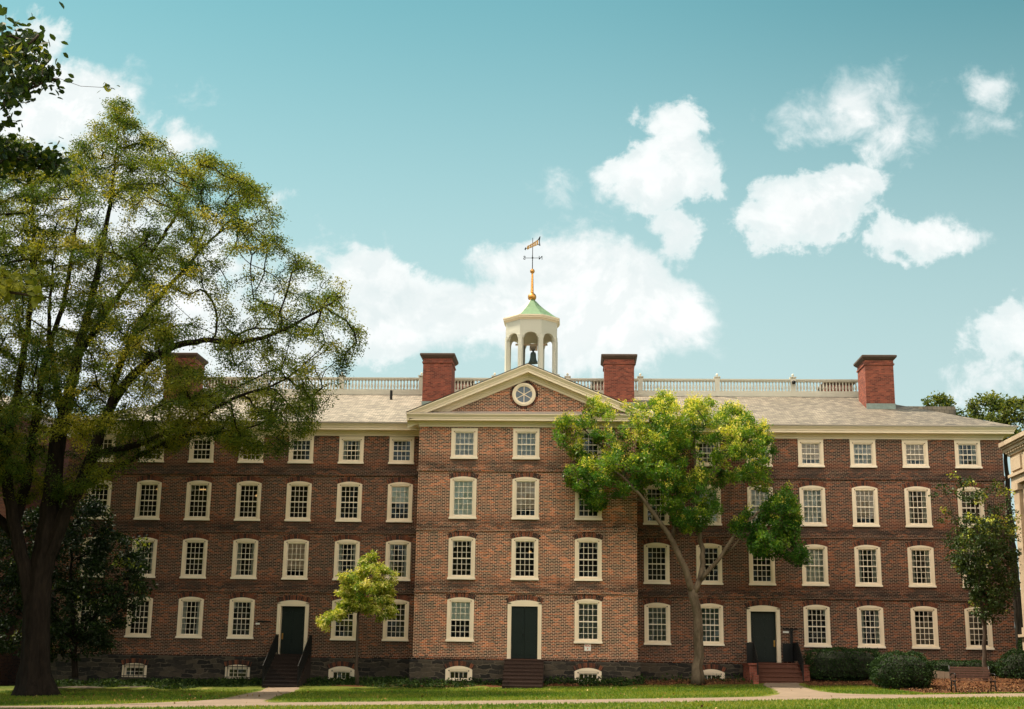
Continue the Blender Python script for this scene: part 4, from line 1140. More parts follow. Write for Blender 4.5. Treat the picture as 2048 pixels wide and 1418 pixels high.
# --- the old elm on the left
def elm():
    rng = np.random.default_rng(11); Y0 = -8.6
    root = tag(empty('elm_tree', at(72, 1392, Y0)), 'huge old tree with furrowed trunk and olive yellow crown before the left wing', 'tree')
    poly = [(-330, 420), (-200, 330), (-60, 300), (20, 262), (70, 300), (135, 285), (170, 262), (205, 235), (222, 196), (252, 188), (275, 250), (310, 262), (345, 305), (395, 292), (440, 315), (490, 352), (550, 385), (568, 450), (592, 500), (640, 535), (690, 560), (712, 610), (722, 690), (695, 745), (660, 790), (640, 830), (600, 880), (540, 915), (470, 905), (400, 880), (330, 905), (270, 930), (215, 965), (160, 985), (60, 1000), (-60, 980), (-330, 950)]
    thin = [(430, 610, 85, 60, .35), (520, 560, 90, 45, .5), (620, 640, 90, 90, .6), (500, 745, 80, 40, .5), (240, 780, 40, 40, .5), (280, 430, 60, 50, .5), (120, 900, 60, 60, .4), (400, 700, 60, 40, .3), (640, 740, 70, 70, .5), (240, 900, 60, 40, .4), (460, 800, 40, 30, .6), (90, 620, 40, 60, .4), (600, 820, 120, 90, .8), (480, 470, 120, 90, .7), (170, 420, 50, 60, .6)]
    pts = crown_points(poly, Y0, 5.0, 4700, rng, thin, 170, .70, (-14.5, -1.6), .33)
    tr = px_line([(72, 1400), (70, 1375), (70, 1330), (71, 1270), (74, 1200), (84, 1130), (97, 1060), (108, 960), (116, 850)], Y0)
    L = lambda pts_, r, dy=0: (px_line(pts_, Y0, dy), np.linspace(r[0], r[1]*.7, len(pts_))*.84)
    skel = [(tr, [1.05, .76, .58, .53, .52, .50, .46, .38, .28]),
            L([(70, 1260), (60, 1180), (35, 1080), (15, 980), (10, 880), (40, 760), (60, 620), (70, 480), (60, 360)], (.42, .05), -1.5),
            L([(25, 1060), (55, 960), (68, 850), (90, 720), (130, 600), (150, 470), (170, 340)], (.28, .04), 2.0),
            L([(112, 900), (150, 740), (178, 620), (205, 500), (225, 380), (238, 250)], (.30, .04), .6),
            L([(82, 1160), (110, 1070), (145, 1000), (178, 930), (205, 850), (240, 775), (300, 715), (360, 685), (420, 678), (480, 690), (560, 665), (640, 620), (690, 590)], (.36, .03), -2.2),
            L([(112, 940), (128, 860), (110, 760), (95, 640), (110, 500)], (.26, .05), 3.0),
            L([(215, 830), (235, 740), (280, 640), (350, 560), (430, 470), (500, 400)], (.22, .03), 1.5),
            L([(185, 910), (260, 895), (340, 865), (420, 825), (460, 795), (560, 770), (640, 700)], (.20, .03), -3.2),
            L([(160, 980), (240, 930), (320, 890), (390, 860), (440, 870), (520, 850), (600, 800)], (.15, .03), 1.0),
            L([(165, 700), (230, 600), (310, 500), (370, 400), (400, 330)], (.18, .03), -2.0),
            L([(20, 900), (-60, 800), (-150, 650), (-220, 520)], (.3, .05), -1.0), L([(40, 1080), (-60, 980), (-200, 880)], (.25, .05), 1.0)]
    segs, tips, dirs = grow(skel, pts, rng, .6, .011, .45)
    limbs_object(segs, M['bark'], root, rng=rng)
    cl = .44+.30*np.sin(tips[:, 0]*.8+tips[:, 2]*.6)*np.sin(tips[:, 2]*1.1+tips[:, 1])+rng.normal(0, .11, len(tips))
    V, t = leaf_quads(tips, dirs, 128, rng, .47, .092, .054, .25, .5, .6, cl, .06, .7)
    quads_object('crown', V, t, M['elmleaf'], root); settle(root)

def magnolia():
    rng = np.random.default_rng(5); Y0 = -3.0
    base = at(1396, 1364, Y0)
    root = tag(empty('broadleaf_tree', base), 'forked pale trunked tree with rounded green crown tipped yellow in front of the right wing', 'tree')
    poly = [(1108, 850), (1125, 835), (1165, 838), (1170, 800), (1195, 795), (1235, 810), (1270, 800), (1290, 815), (1320, 790), (1335, 782), (1355, 800), (1395, 785), (1420, 800), (1440, 815), (1475, 806), (1492, 822), (1510, 838), (1538, 850), (1550, 900), (1535, 940), (1535, 980), (1520, 990), (1500, 965), (1460, 960), (1440, 985), (1450, 1020), (1420, 1050), (1370, 1065), (1350, 1045), (1320, 1010), (1280, 985), (1230, 1000), (1200, 1020), (1165, 1012), (1170, 985), (1140, 975), (1132, 945), (1145, 905), (1115, 885)]
    thin = [(1185, 900, 16, 20, .0), (1412, 905, 14, 30, .05), (1300, 890, 14, 22, .2), (1250, 950, 40, 20, .5), (1460, 930, 40, 20, .5), (1400, 1000, 40, 20, .6)]
    pts = crown_points(poly, Y0, 3.2, 980, rng, thin, 90, .8, (-6.5, -.75), .31)
    poly2 = [(1510, 1060), (1520, 1020), (1545, 990), (1580, 975), (1590, 1000), (1605, 1040), (1600, 1075), (1612, 1100), (1620, 1130), (1600, 1135), (1575, 1120), (1545, 1112), (1515, 1120), (1500, 1090)]
    pts2 = crown_points(poly2, Y0-.2, 1.6, 230, rng, (), 60, .35, (-6, -.75), .28)
    poly3 = [(1470, 1040), (1500, 1010), (1505, 1050), (1480, 1070), (1460, 1062)]
    pts3 = crown_points(poly3, Y0-.4, .5, 22, rng, (), 40, .2, (-6, -.75), .25)
    L = lambda p, r, dy=0: (px_line(p, Y0, dy), np.linspace(r[0], r[1], len(p)))
    skel = [(px_line([(1396, 1368), (1397, 1330), (1400, 1280), (1396, 1225), (1389, 1190), (1385, 1180)], Y0), [.29, .20, .195, .185, .20, .18]),
            L([(1386, 1185), (1368, 1140), (1357, 1100), (1345, 1070), (1310, 1040), (1290, 1000), (1262, 965), (1232, 945)], (.17, .05), -1.2),
            L([(1388, 1185), (1402, 1155), (1413, 1120), (1400, 1080), (1396, 1040), (1394, 980), (1390, 900), (1385, 840)], (.16, .04), .8),
            L([(1402, 1160), (1425, 1130), (1446, 1118), (1455, 1080), (1480, 1050), (1500, 1030), (1530, 1010), (1560, 1030)], (.11, .035), -.8),
            L([(1448, 1110), (1458, 1096), (1480, 1094), (1492, 1060), (1500, 1035)], (.06, .03), -.6),
            L([(1346, 1075), (1352, 1040), (1358, 990), (1345, 930), (1330, 860), (1325, 810)], (.10, .03), 1.2),
            L([(1394, 990), (1430, 940), (1465, 900), (1500, 870)], (.10, .03), 1.0), L([(1262, 965), (1210, 900), (1170, 860)], (.07, .03), .6),
            L([(1290, 1000), (1240, 1000), (1190, 985)], (.05, .03), -.6)]
    allp = np.concatenate([pts, pts2, pts3])
    segs, tips, dirs = grow(skel, allp, rng, .4, .010, .46)
    limbs_object(segs, M['magbark'], root, rng=rng)
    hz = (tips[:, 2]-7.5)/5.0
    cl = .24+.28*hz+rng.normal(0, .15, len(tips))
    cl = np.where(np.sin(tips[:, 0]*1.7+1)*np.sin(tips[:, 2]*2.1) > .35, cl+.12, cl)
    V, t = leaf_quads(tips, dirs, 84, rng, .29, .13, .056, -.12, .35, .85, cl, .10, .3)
    # pale shoots standing out on the tips, more of them higher up
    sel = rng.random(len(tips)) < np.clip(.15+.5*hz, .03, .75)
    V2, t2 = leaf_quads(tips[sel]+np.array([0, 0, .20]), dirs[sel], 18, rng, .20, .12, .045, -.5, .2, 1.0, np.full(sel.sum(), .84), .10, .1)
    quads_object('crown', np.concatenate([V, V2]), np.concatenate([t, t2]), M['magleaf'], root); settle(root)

def lime_tree():
    rng = np.random.default_rng(8); Y0 = -3.4
    root = tag(empty('young_tree', at(714, 1366, Y0)), 'small slender tree with lopsided lime yellow foliage left of the central bay', 'tree')
    poly = [(745, 1100), (760, 1125), (775, 1140), (790, 1145), (800, 1152), (785, 1175), (788, 1200), (790, 1225), (775, 1240), (755, 1235), (735, 1225), (715, 1215), (690, 1225), (670, 1240), (655, 1258), (635, 1250), (624, 1240), (660, 1225), (685, 1205), (672, 1190), (690, 1170), (675, 1155), (690, 1140), (715, 1140), (722, 1120)]
    pts = crown_points(poly, Y0, 1.1, 210, rng, [(640, 1240, 20, 12, .5)], 40, .3, (-6, -.4), .22)
    skel = [(px_line([(714, 1370), (712, 1320), (713, 1260), (716, 1220), (722, 1190), (735, 1150), (745, 1115)], Y0), [.10, .075, .065, .06, .05, .03, .015]),
            (px_line([(714, 1225), (700, 1205), (680, 1215), (650, 1240)], Y0, -.3), [.03, .03, .02, .012]), (px_line([(716, 1222), (740, 1205), (770, 1190)], Y0, .3), [.03, .02, .012])]
    segs, tips, dirs = grow(skel, pts, rng, .3, .008, .4)
    limbs_object(segs, M['youngbark'], root, 7, rng=rng)
    cl = .48+rng.normal(0, .17, len(tips))
    V, t = leaf_quads(tips, dirs, 70, rng, .27, .15, .055, .5, .4, .6, cl, .14, .2)
    sel = rng.random(len(tips)) < .7
    V2, t2 = leaf_quads(tips[sel]+np.array([0, -.03, .08]), dirs[sel], 22, rng, .26, .15, .045, .9, .2, .5, np.full(sel.sum(), .9), .08, .1)
    quads_object('crown', np.concatenate([V, V2]), np.concatenate([t, t2]), M['limeleaf'], root); settle(root)

def maple():
    rng = np.random.default_rng(21); Y0 = -8.0
    root = tag(empty('young_tree', at(1971, 1358, Y0)), 'young dark leaved tree with straight thin trunk behind the bench', 'tree')
    poly = [(1865, 985), (1880, 950), (1930, 945), (1960, 960), (2010, 960), (2035, 985), (2040, 1050), (2032, 1110), (2035, 1170), (2025, 1215), (1995, 1240), (1965, 1238), (1945, 1215), (1935, 1180), (1925, 1150), (1895, 1125), (1890, 1080), (1875, 1040)]
    thin = [(1950, 970, 100, 60, .3), (1885, 1030, 40, 80, .3), (2025, 1020, 30, 80, .4)]
    pts = crown_points(poly, Y0, 1.9, 520, rng, thin, 80, .4, None, .24)
    skel = [(px_line([(1971, 1362), (1970, 1300), (1967, 1240), (1962, 1170), (1958, 1100), (1955, 1030), (1950, 970)], Y0), [.11, .085, .08, .065, .05, .03, .012]),
            (px_line([(1966, 1230), (1990, 1150), (2010, 1050), (2020, 990)], Y0, .5), [.05, .04, .025, .01]), (px_line([(1964, 1200), (1930, 1110), (1905, 1030), (1885, 970)], Y0, -.5), [.05, .04, .025, .01]),
            (px_line([(1960, 1150), (1985, 1060), (1992, 970)], Y0, -.8), [.04, .03, .01])]
    segs, tips, dirs = grow(skel, pts, rng, .35, .008, .42)
    limbs_object(segs, M['youngbark'], root, 8, rng=rng)
    cl = .50+rng.normal(0, .17, len(tips)); cl = np.where((tips[:, 2] > tips[:, 2].max()-2.6) & (rng.random(len(tips)) < .22), .98, cl)
    V, t = leaf_quads(tips, dirs, 28, rng, .27, .12, .08, .45, .6, .6, cl, .08, .2)
    quads_object('crown', V, t, M['youngleaf'], root); settle(root)

def undertree():
    rng = np.random.default_rng(31); Y0 = -4.2
    root = tag(empty('broadleaf_tree', at(150, 1345, Y0)), 'low dense dark green tree between the huge trunk and the hall wall', 'tree')
    poly = [(-40, 1050), (40, 1020), (110, 1000), (170, 985), (215, 1010), (230, 1060), (280, 1070), (305, 1110), (300, 1150), (312, 1185), (285, 1210), (270, 1230), (240, 1260), (220, 1300), (160, 1310), (110, 1320), (40, 1310), (-40, 1300)]
    pts = crown_points(poly, Y0, 2.4, 620, rng, (), 90, .3, (-7, -.5), .34)
    skel = [(px_line([(150, 1355), (150, 1300), (145, 1230), (140, 1150), (150, 1060)], Y0), [.16, .13, .10, .07, .03]), (px_line([(148, 1280), (200, 1220), (250, 1160)], Y0, -.6), [.08, .05, .02]), (px_line([(148, 1280), (80, 1200), (30, 1100)], Y0, .6), [.08, .05, .02])]
    segs, tips, dirs = grow(skel, pts, rng, .45, .009, .42)
    limbs_object(segs, M['bark'], root, 8, rng=rng)
    cl = .45+rng.normal(0, .18, len(tips)); V, t = leaf_quads(tips, dirs, 55, rng, .42, .17, .085, .3, .6, .6, cl, .12, .3)
    quads_object('crown', V, t, M['darkleaf'], root); settle(root)

def back_tree(seed, poly, Y0, label, depth, n, base_px):
    rng = np.random.default_rng(seed); bx = at(base_px, 900, Y0)
    root = tag(empty('background_tree', (bx[0], Y0, 0)), label, 'tree', 'trees beyond the right end of the hall')
    pts = crown_points(poly, Y0, depth, n, rng, (), 60, .45, None, .5)
    top = np.array((bx[0], Y0, pts[:, 2].max()-1)); skel = [([(bx[0], Y0, -.3), (bx[0]+.2, Y0, 4), tuple(np.array((bx[0], Y0, 9.0))), tuple(top)], [.4, .32, .25, .05])]
    segs, tips, dirs = grow(skel, pts, rng, .8, .014, .43)
    limbs_object(segs, M['bark'], root, 8, rng=rng)
    cl = .5+rng.normal(0, .2, len(tips)); V, t = leaf_quads(tips, dirs, 34, rng, .46, .24, .13, .05, .5, .8, cl, .16, .4)
    quads_object('crown', V, t, M['backleaf'], root); settle(root)
M['backleaf'] = leaf_material('back leaves', [(0.0, (.024, .050, .010)), (0.5, (.075, .110, .018)), (1.0, (.22, .23, .04))], 0.45)

def overhang():
    """a beech just outside the left edge of view; only its branch ends reach into the picture"""
    rng = np.random.default_rng(17)
    root = tag(empty('overhanging_tree', (-7.5, -54.5, gz(-7.5, -54.5))), 'branch ends with dark leaves hanging in from the left edge of view, close by', 'tree')
    skel = [([(-7.5, -54.5, -.7), (-7.4, -54.6, 2), (-7.2, -54.8, 5), (-7.0, -55, 8.5), (-6.8, -55.2, 11.5)], [.45, .34, .30, .2, .06])]
    groups = [([(-120, 70), (-60, 60), (0, 62), (40, 60), (80, 52), (88, 85), (60, 100), (108, 122), (90, 140), (60, 145), (124, 160), (95, 175), (60, 180), (20, 205), (38, 232), (15, 238), (0, 205), (-120, 240)], -55.6, 1.0, 150),
              ([(-120, 270), (0, 285), (60, 300), (110, 312), (132, 320), (110, 338), (60, 345), (20, 352), (0, 350), (-120, 350)], -54.9, .8, 80), ([(-120, 525), (0, 545), (45, 558), (80, 580), (106, 596), (60, 592), (0, 600), (-120, 600)], -55.8, .4, 40)]
    lines = [([(-420, 330), (-250, 240), (-120, 170), (-20, 130), (60, 95)], -55.6), ([(-250, 240), (-120, 200), (-20, 175), (60, 172), (118, 160)], -55.5), ([(-420, 420), (-200, 330), (-60, 305), (40, 312), (120, 322)], -54.9), ([(-420, 640), (-200, 560), (-60, 550), (20, 562), (100, 596)], -55.8)]
    for pl, Y in lines:
        skel.append(([tuple(.5*(np.array(skel[0][0][2])+at(*pl[0], Y)))]+[tuple(p) for p in px_line(pl, Y)], np.linspace(.07, .006, len(pl)+1)))
        skel[-1][0].insert(0, skel[0][0][2]); skel[-1] = (skel[-1][0], np.r_[.075, .055, np.linspace(.042, .004, len(pl))])
    pts = [crown_points(p, Y, d, n, rng, (), 60, 0, None, .07) for p, Y, d, n in groups]
    # rest of the crown, outside the frame
    far = rng.normal(0, 1, (420, 3))*np.array((1.6, 2.6, 2.0))+np.array((-7.6, -54.0, 9.0))
    allp = np.concatenate(pts+[far]); segs, tips, dirs = grow(skel, allp, rng, .35, .0035, .42, .3)
    limbs_object(segs, M['youngbark'], root, 7, rng=rng)
    near = tips[:, 0] > -5.0
    cl = .42+rng.normal(0, .2, len(tips)); low = tips[:, 2] < 4.3; cl = np.where(low & near, .95, cl)
    def leaves(C, D, n, spread, L, W, tint):
        # beech leaves: six-sided blades folded a little along the midrib, two quads each
        idx = np.repeat(np.arange(len(C)), n); N = len(idx)
        off = rng.normal(0, 1, (N, 3))*spread; c = C[idx]+off-D[idx]*rng.random(N)[:, None]*spread*2.2
        ax = D[idx]*.7+rng.normal(0, .6, (N, 3)); ax[:, 2] -= .35; ax /= np.linalg.norm(ax, axis=1)[:, None]
        nr = rng.normal(0, .6, (N, 3)); nr[:, 2] += .8; sd = np.cross(ax, nr); sd /= np.linalg.norm(sd, axis=1)[:, None]; up = np.cross(sd, ax)
        s = rng.uniform(.7, 1.2, N)[:, None]; A0 = c-ax*L*s*.5; A1 = c+ax*L*s*.5
        q1 = c-ax*L*s*.18; q2 = c+ax*L*s*.2; S = sd*W*s*.5; F = up*W*s*.12
        V = np.concatenate([np.stack([A0, q1+S+F, q2+S*.85+F, A1], 1), np.stack([A0, A1, q2-S*.85+F, q1-S+F], 1)])
        t = np.clip(np.r_[tint[idx], tint[idx]]+np.tile(rng.normal(0, .12, N), 2), 0, 1)
        return V, t
    V1, t1 = leaves(tips[near], dirs[near], 13, .055, .078, .045, cl[near]); V2, t2 = leaves(tips[~near], dirs[~near], 26, .3, .14, .09, cl[~near])
    quads_object('crown', np.concatenate([V1, V2]), np.concatenate([t1, t2]), M['nearleaf'], root); settle(root)

if TREES_ON:
    elm(); magnolia(); lime_tree(); maple(); undertree()
    back_tree(41, [(1835, 830), (1850, 800), (1875, 785), (1905, 800), (1925, 820), (1935, 860), (1900, 880), (1840, 870)], 32, 'small leafy treetop showing just above the hipped roof end', 2.0, 110, 1885)
    back_tree(42, [(1915, 840), (1940, 800), (1975, 782), (2010, 790), (2030, 800), (2060, 785), (2110, 800), (2130, 900), (1960, 900), (1925, 870)], 30, 'dense treetop beyond the roof corner, beside the cream stone building', 3.0, 330, 2010)
    overhang()

# ------------------------------------------------------------------ shrubs, hedges, ground cover
def shrub(name, label, cat, c, r, n, seed, mat, square=2.0, group=None, leaf=.085, stem=True, dens_top=None):
    """clipped bush: superellipsoid of leaves round a twiggy core"""
    rng = np.random.default_rng(seed); c = np.array(c, float); r = np.array(r, float)
    root = tag(empty(name, (c[0], c[1], c[2]-r[2])), label, cat, group)
    d = rng.normal(0, 1, (n, 3)); d /= np.linalg.norm(d, axis=1)[:, None]
    k = (np.abs(d)**square).sum(1)**(-1/square)
    lump = 1+.035*np.sin(d[:, 0]*33+d[:, 1]*27)*np.sin(d[:, 2]*29)+.06*np.sin(d[:, 0]*9+seed)+.045*np.sin(d[:, 1]*11+d[:, 2]*8)+.03*np.sin(d[:, 0]*19+d[:, 2]*17)
    rad = rng.uniform(.86, 1.0, n)**.6*lump; stray = rng.random(n) < .06; rad = np.where(stray, rad*rng.uniform(1.03, 1.13, n), rad)
    p = c+d*(k*rad)[:, None]*r; nrm = d/r; nrm /= np.linalg.norm(nrm, axis=1)[:, None]
    V, t = leaf_quads(p, nrm, 1, rng, .03, leaf, leaf*.55, .0, .2, 1, .45+rng.normal(0, .2, n), .1, .0)
    quads_object('foliage', V, t, mat, root)
    b = MB(); rings = []
    for i in range(9):
        ph = math.pi*i/8; row = []
        for j in range(16):
            th = 2*math.pi*j/16; q = np.array((math.sin(ph)*math.cos(th), math.sin(ph)*math.sin(th), -math.cos(ph))); kk = (np.abs(q)**square).sum()**(-1/square)
            row.append(c+q*kk*.83*r)
        rings.append(row)
    b.loft(rings)
    for j in range(5): b.tube([(c[0]+rng.normal(0, r[0]*.15), c[1]+rng.normal(0, r[1]*.15), c[2]-r[2]-.15), (c[0]+rng.normal(0, r[0]*.3), c[1], c[2]-r[2]*.3)], .03, 5)
    b.build('twigs', M['twig'], root); settle(root)
M['twig'] = plain('twigs', (.016, .020, .010), 0.95, var=0.3)
def shrub_px(name, label, cat, x0, x1, y0, y1, Y, ry, n, seed, **kw):
    a, q = at(x0, (y0+y1)/2, Y), at(x1, (y0+y1)/2, Y); t_, u_ = at((x0+x1)/2, y0, Y), at((x0+x1)/2, y1, Y)
    c = ((a[0]+q[0])/2, Y, (t_[2]+u_[2])/2); shrub(name, label, cat, c, ((q[0]-a[0])/2, ry, (t_[2]-u_[2])/2), n, seed, kw.pop('mat', M['boxleaf']), **kw)
shrub_px('hedge', 'clipped square hedge against the wall right of the red steps', 'hedge', 1617, 1762, 1297, 1362, -2.0, .9, 9000, 3, square=4.5)
shrub_px('bush', 'large round clipped bush between the square hedge and the bench', 'bush', 1747, 1864, 1304, 1384, -9.3, 1.15, 9000, 4, square=2.6)
shrub_px('bush', 'rounded bush cut by the right edge of view beside the bench', 'bush', 1998, 2110, 1300, 1374, -6.2, 1.0, 7000, 5, square=2.6)
shrub_px('hedge', 'low loose hedge along the wall behind the bench', 'hedge', 1850, 2020, 1322, 1356, -3.6, .6, 8000, 6, square=4.0)
shrub_px('bush', 'small leafy bush under the base of the cream stone building', 'bush', 2034, 2110, 1272, 1310, -2.2, .6, 2500, 7)

def ground_cover():
    rng = np.random.default_rng(9); n = 30000; X = rng.uniform(-23, 10.6, n); Y = rng.uniform(-3.4, -.15, n)
    lim = np.where((X > PX0-.2) & (X < PX1+.2), PY-.14, -.14)
    edge = -2.35-.5*np.sin(X*.7)-.35*np.sin(X*1.9+1)-np.where((X > PX0-.5) & (X < PX1+.4), 1.2, 0)
    keep = (Y < lim) & (Y > edge) & ~((X > -12.1) & (X < -10.25)) & ~((X > -.95) & (X < 1.0)) & ~((X > 5.6) & (rng.random(n) > .12)) & ~((X > 1.2) & (X < 2.6) & (Y < -2.7))
    X, Y = X[keep], Y[keep]; H = .26*np.clip((Y-edge[keep])/.8, .15, 1)*(1+.35*np.sin(X*3.1)*np.sin(Y*4))
    p = np.stack([X, Y, gz(X, Y)+rng.random(len(X))*H], -1); nn = rng.normal(0, .4, (len(X), 3)); nn[:, 2] += 1; nn /= np.linalg.norm(nn, axis=1)[:, None]
    V, t = leaf_quads(p, nn, 1, rng, .02, .12, .08, 0, .6, 1, .45+rng.normal(0, .2, len(X)), .1, 0)
    o = quads_object('ground_cover', V, t, M['ivy']); tag(o, 'low ivy growing along the foot of the wall', 'ivy', kind='stuff')
M['ivy'] = leaf_material('ivy leaves', [(0.0, (.010, .028, .005)), (0.6, (.026, .056, .009)), (1.0, (.09, .12, .022))], 0.25, 0.9)
ground_cover()

def grass_blades():
    rng = np.random.default_rng(2); n = 170000
    X = rng.uniform(-24, 24, n); Y = rng.uniform(-33, -3.2, n)
    def near(poly_l, poly_r, X, Y):
        L, R = np.array(poly_l), np.array(poly_r); return (Y < np.interp(X, L[:, 0], L[:, 1])) & (Y > np.interp(X, R[:, 0], R[:, 1]))
    main = near([(-60, -20.6), (-16.8, -20.1), (-11.76, -19.8), (-8.4, -18.9), (-.1, -18.85), (5, -18.1), (9.2, -17.2), (13.5, -16.5), (18.2, -15.9), (30, -15)], [(-60, -24.2), (-16.8, -22.9), (-8.4, -21.9), (.1, -21.9), (4.85, -21.3), (9.8, -20.2), (17.3, -19.1), (30, -18.3)], X, Y)
    def branch(L, R):
        L, R = np.array(L), np.array(R); return (X > np.interp(Y, L[:, 1], L[:, 0])) & (X < np.interp(Y, R[:, 1], R[:, 0]))
    lb = (Y > -20.4) & branch([(-15.5, -20.3), (-13.6, -19.4), (-11.6, -17.6), (-10.9, -15.5), (-11.2, -12), (-11.8, -6.2), (-12.0, -3.0)], [(-6, -19.2), (-7.4, -18.4), (-8.4, -16.6), (-8.8, -14), (-9.2, -11), (-9.7, -7), (-10.05, -3)])
    rb = (Y > -18.0) & branch([(7.6, -17.8), (9, -16), (9.8, -14), (10.2, -11), (10.6, -7), (10.75, -2.9)], [(15.6, -16.6), (13.6, -16), (12.5, -14.6), (12.1, -12), (12.3, -8), (12.7, -2.9)])
    bed = (X > 15.0) & (Y > -15.2)
    k = ~(main | lb | rb | bed) & ((Y < -3.6) | (X < -13))
    X, Y = X[k], Y[k]; n = len(X); h = rng.uniform(.03, .075, n); a = rng.uniform(0, 6.28, n); w = .016; z = gz(X, Y)
    dx, dy = np.cos(a)*w, np.sin(a)*w; lx, ly = rng.normal(0, .02, n), rng.normal(0, .02, n)
    V = np.stack([np.stack([X-dx, Y-dy, z-.005], -1), np.stack([X+dx, Y+dy, z-.005], -1), np.stack([X+dx*.2+lx, Y+dy*.2+ly, z+h], -1), np.stack([X-dx*.2+lx, Y-dy*.2+ly, z+h], -1)], 1)
    t = np.clip(.5+.22*np.sin(X*.5+1)*np.sin(Y*.6)+rng.normal(0, .2, n), 0, 1)
    o = quads_object('grass', V, t, M['blade']); tag(o, 'short mown grass of the college green', 'grass', kind='stuff')
M['blade'] = leaf_material('grass blades', [(0.0, (.036, .105, .006)), (0.5, (.110, .195, .010)), (1.0, (.31, .29, .04))], 0.4)
grass_blades()

def fallen_leaves():
    rng = np.random.default_rng(15); n = 420
    X = rng.uniform(-22, 22, n); Y = rng.uniform(-32, -4, n); X[:180] = rng.normal(-15, 5, 180); Y[:180] = rng.normal(-13, 4, 180)
    p = np.stack([X, Y, gz(X, Y)+.06], -1); d = rng.normal(0, 1, (n, 3)); d[:, 2] *= .2; d /= np.linalg.norm(d, axis=1)[:, None]
    V, t = leaf_quads(p, d, 1, rng, .01, .11, .07, 0, 1.5, 1, rng.random(n), .1, 0)
    tag(quads_object('fallen_leaves', V, t, M['litter']), 'scattered dry leaves lying on the grass and path', 'leaves', kind='stuff')
M['litter'] = leaf_material('dry leaves', [(0.0, (.07, .04, .015)), (0.5, (.24, .15, .04)), (1.0, (.42, .32, .12))], 0.2, 0.9)
fallen_leaves()

def mulch_chips():
    rng = np.random.default_rng(12); n = 14000
    X = rng.uniform(1.0, 24, n); Y = rng.uniform(-15, -.3, n)
    ok = ((X > 15.2) & (Y < -4)) | ((X > 12.8) & (Y > -4.5)) | ((X > 5.5) & (X < 10.2) & (Y > -3.4)) | ((X > 1.1) & (X < 4) & (Y < -2.2) & (Y > -3.5))
    X, Y = X[ok], Y[ok]; p = np.stack([X, Y, gz(X, Y)+.045], -1); d = rng.normal(0, 1, (len(X), 3)); d[:, 2] *= .3; d /= np.linalg.norm(d, axis=1)[:, None]
    V, t = leaf_quads(p, d, 1, rng, .02, .13, .05, 0, 1.2, 1, rng.random(len(X)), .1, 0)
    tag(quads_object('bark_chips', V, t, M['chip']), 'loose reddish bark chips spread on the beds', 'mulch', kind='stuff')
M['chip'] = leaf_material('bark chips', [(0.0, (.025, .011, .006)), (0.5, (.085, .040, .016)), (1.0, (.24, .125, .05))], 0.0, 0.9)
mulch_chips()

# ------------------------------------------------------------------ bench
def bench():
    p0, p1 = at(1903, 1388, -14.9), at(1992, 1388, -14.9); W = p1[0]-p0[0]; c = (p0+p1)/2; z = float(gz(c[0], -14.9))+.03
    root = tag(empty('park_bench', (c[0], -14.9, z)), 'brown slatted park bench with black iron ends beside the path', 'bench'); root.rotation_euler = (0, 0, .06)
    b = MB(); h = W/2-.05
    for i in range(5): y = -.26+.095*i; b.box(-h, h, y, y+.075, .415, .445)
    b.build('seat', M['benchwood'], root)
    b = MB()
    for i in range(5):
        z0 = .49+.085*i; y = .22+.028*i; b.box(-h, h, y, y+.028, z0, z0+.07)
    b.build('backrest', M['benchwood'], root)
    for s in (-1, 1):
        b = MB(); x = s*(W/2-.07)
        b.tube([(x, -.30, .0), (x, -.25, .16), (x, -.20, .30), (x, -.24, .41)], .024, 6); b.tube([(x, .27, .0), (x, .22, .16), (x, .19, .30), (x, .22, .42), (x, .30, .66), (x, .35, .93)], .024, 6)
        b.tube([(x, -.27, .40), (x, 0, .385), (x, .22, .41)], .022, 6); b.tube([(x, -.24, .20), (x, 0, .27), (x, .21, .20)], .018, 6)
        b.tube([(x, .27, .60), (x, .1, .66), (x, -.18, .66), (x, -.29, .62), (x, -.29, .55), (x, -.24, .50), (x, -.24, .41)], .024, 6); b.build('bench_end', M['iron'], root, smooth=True)
bench()
b = MB()
for i, (x, y) in enumerate(((1866, 1342), (1874, 1343), (1883, 1344), (1893, 1345), (1903, 1346))):
    p = at(x, y, -6.0); b.box(p[0]-.10, p[0]+.10, -6.1, -5.9, p[2]-.35, p[2]+.03)
tag(b.build('stone_edging', M['curb']), 'short row of pale edging stones between round bush and bench', 'edging')

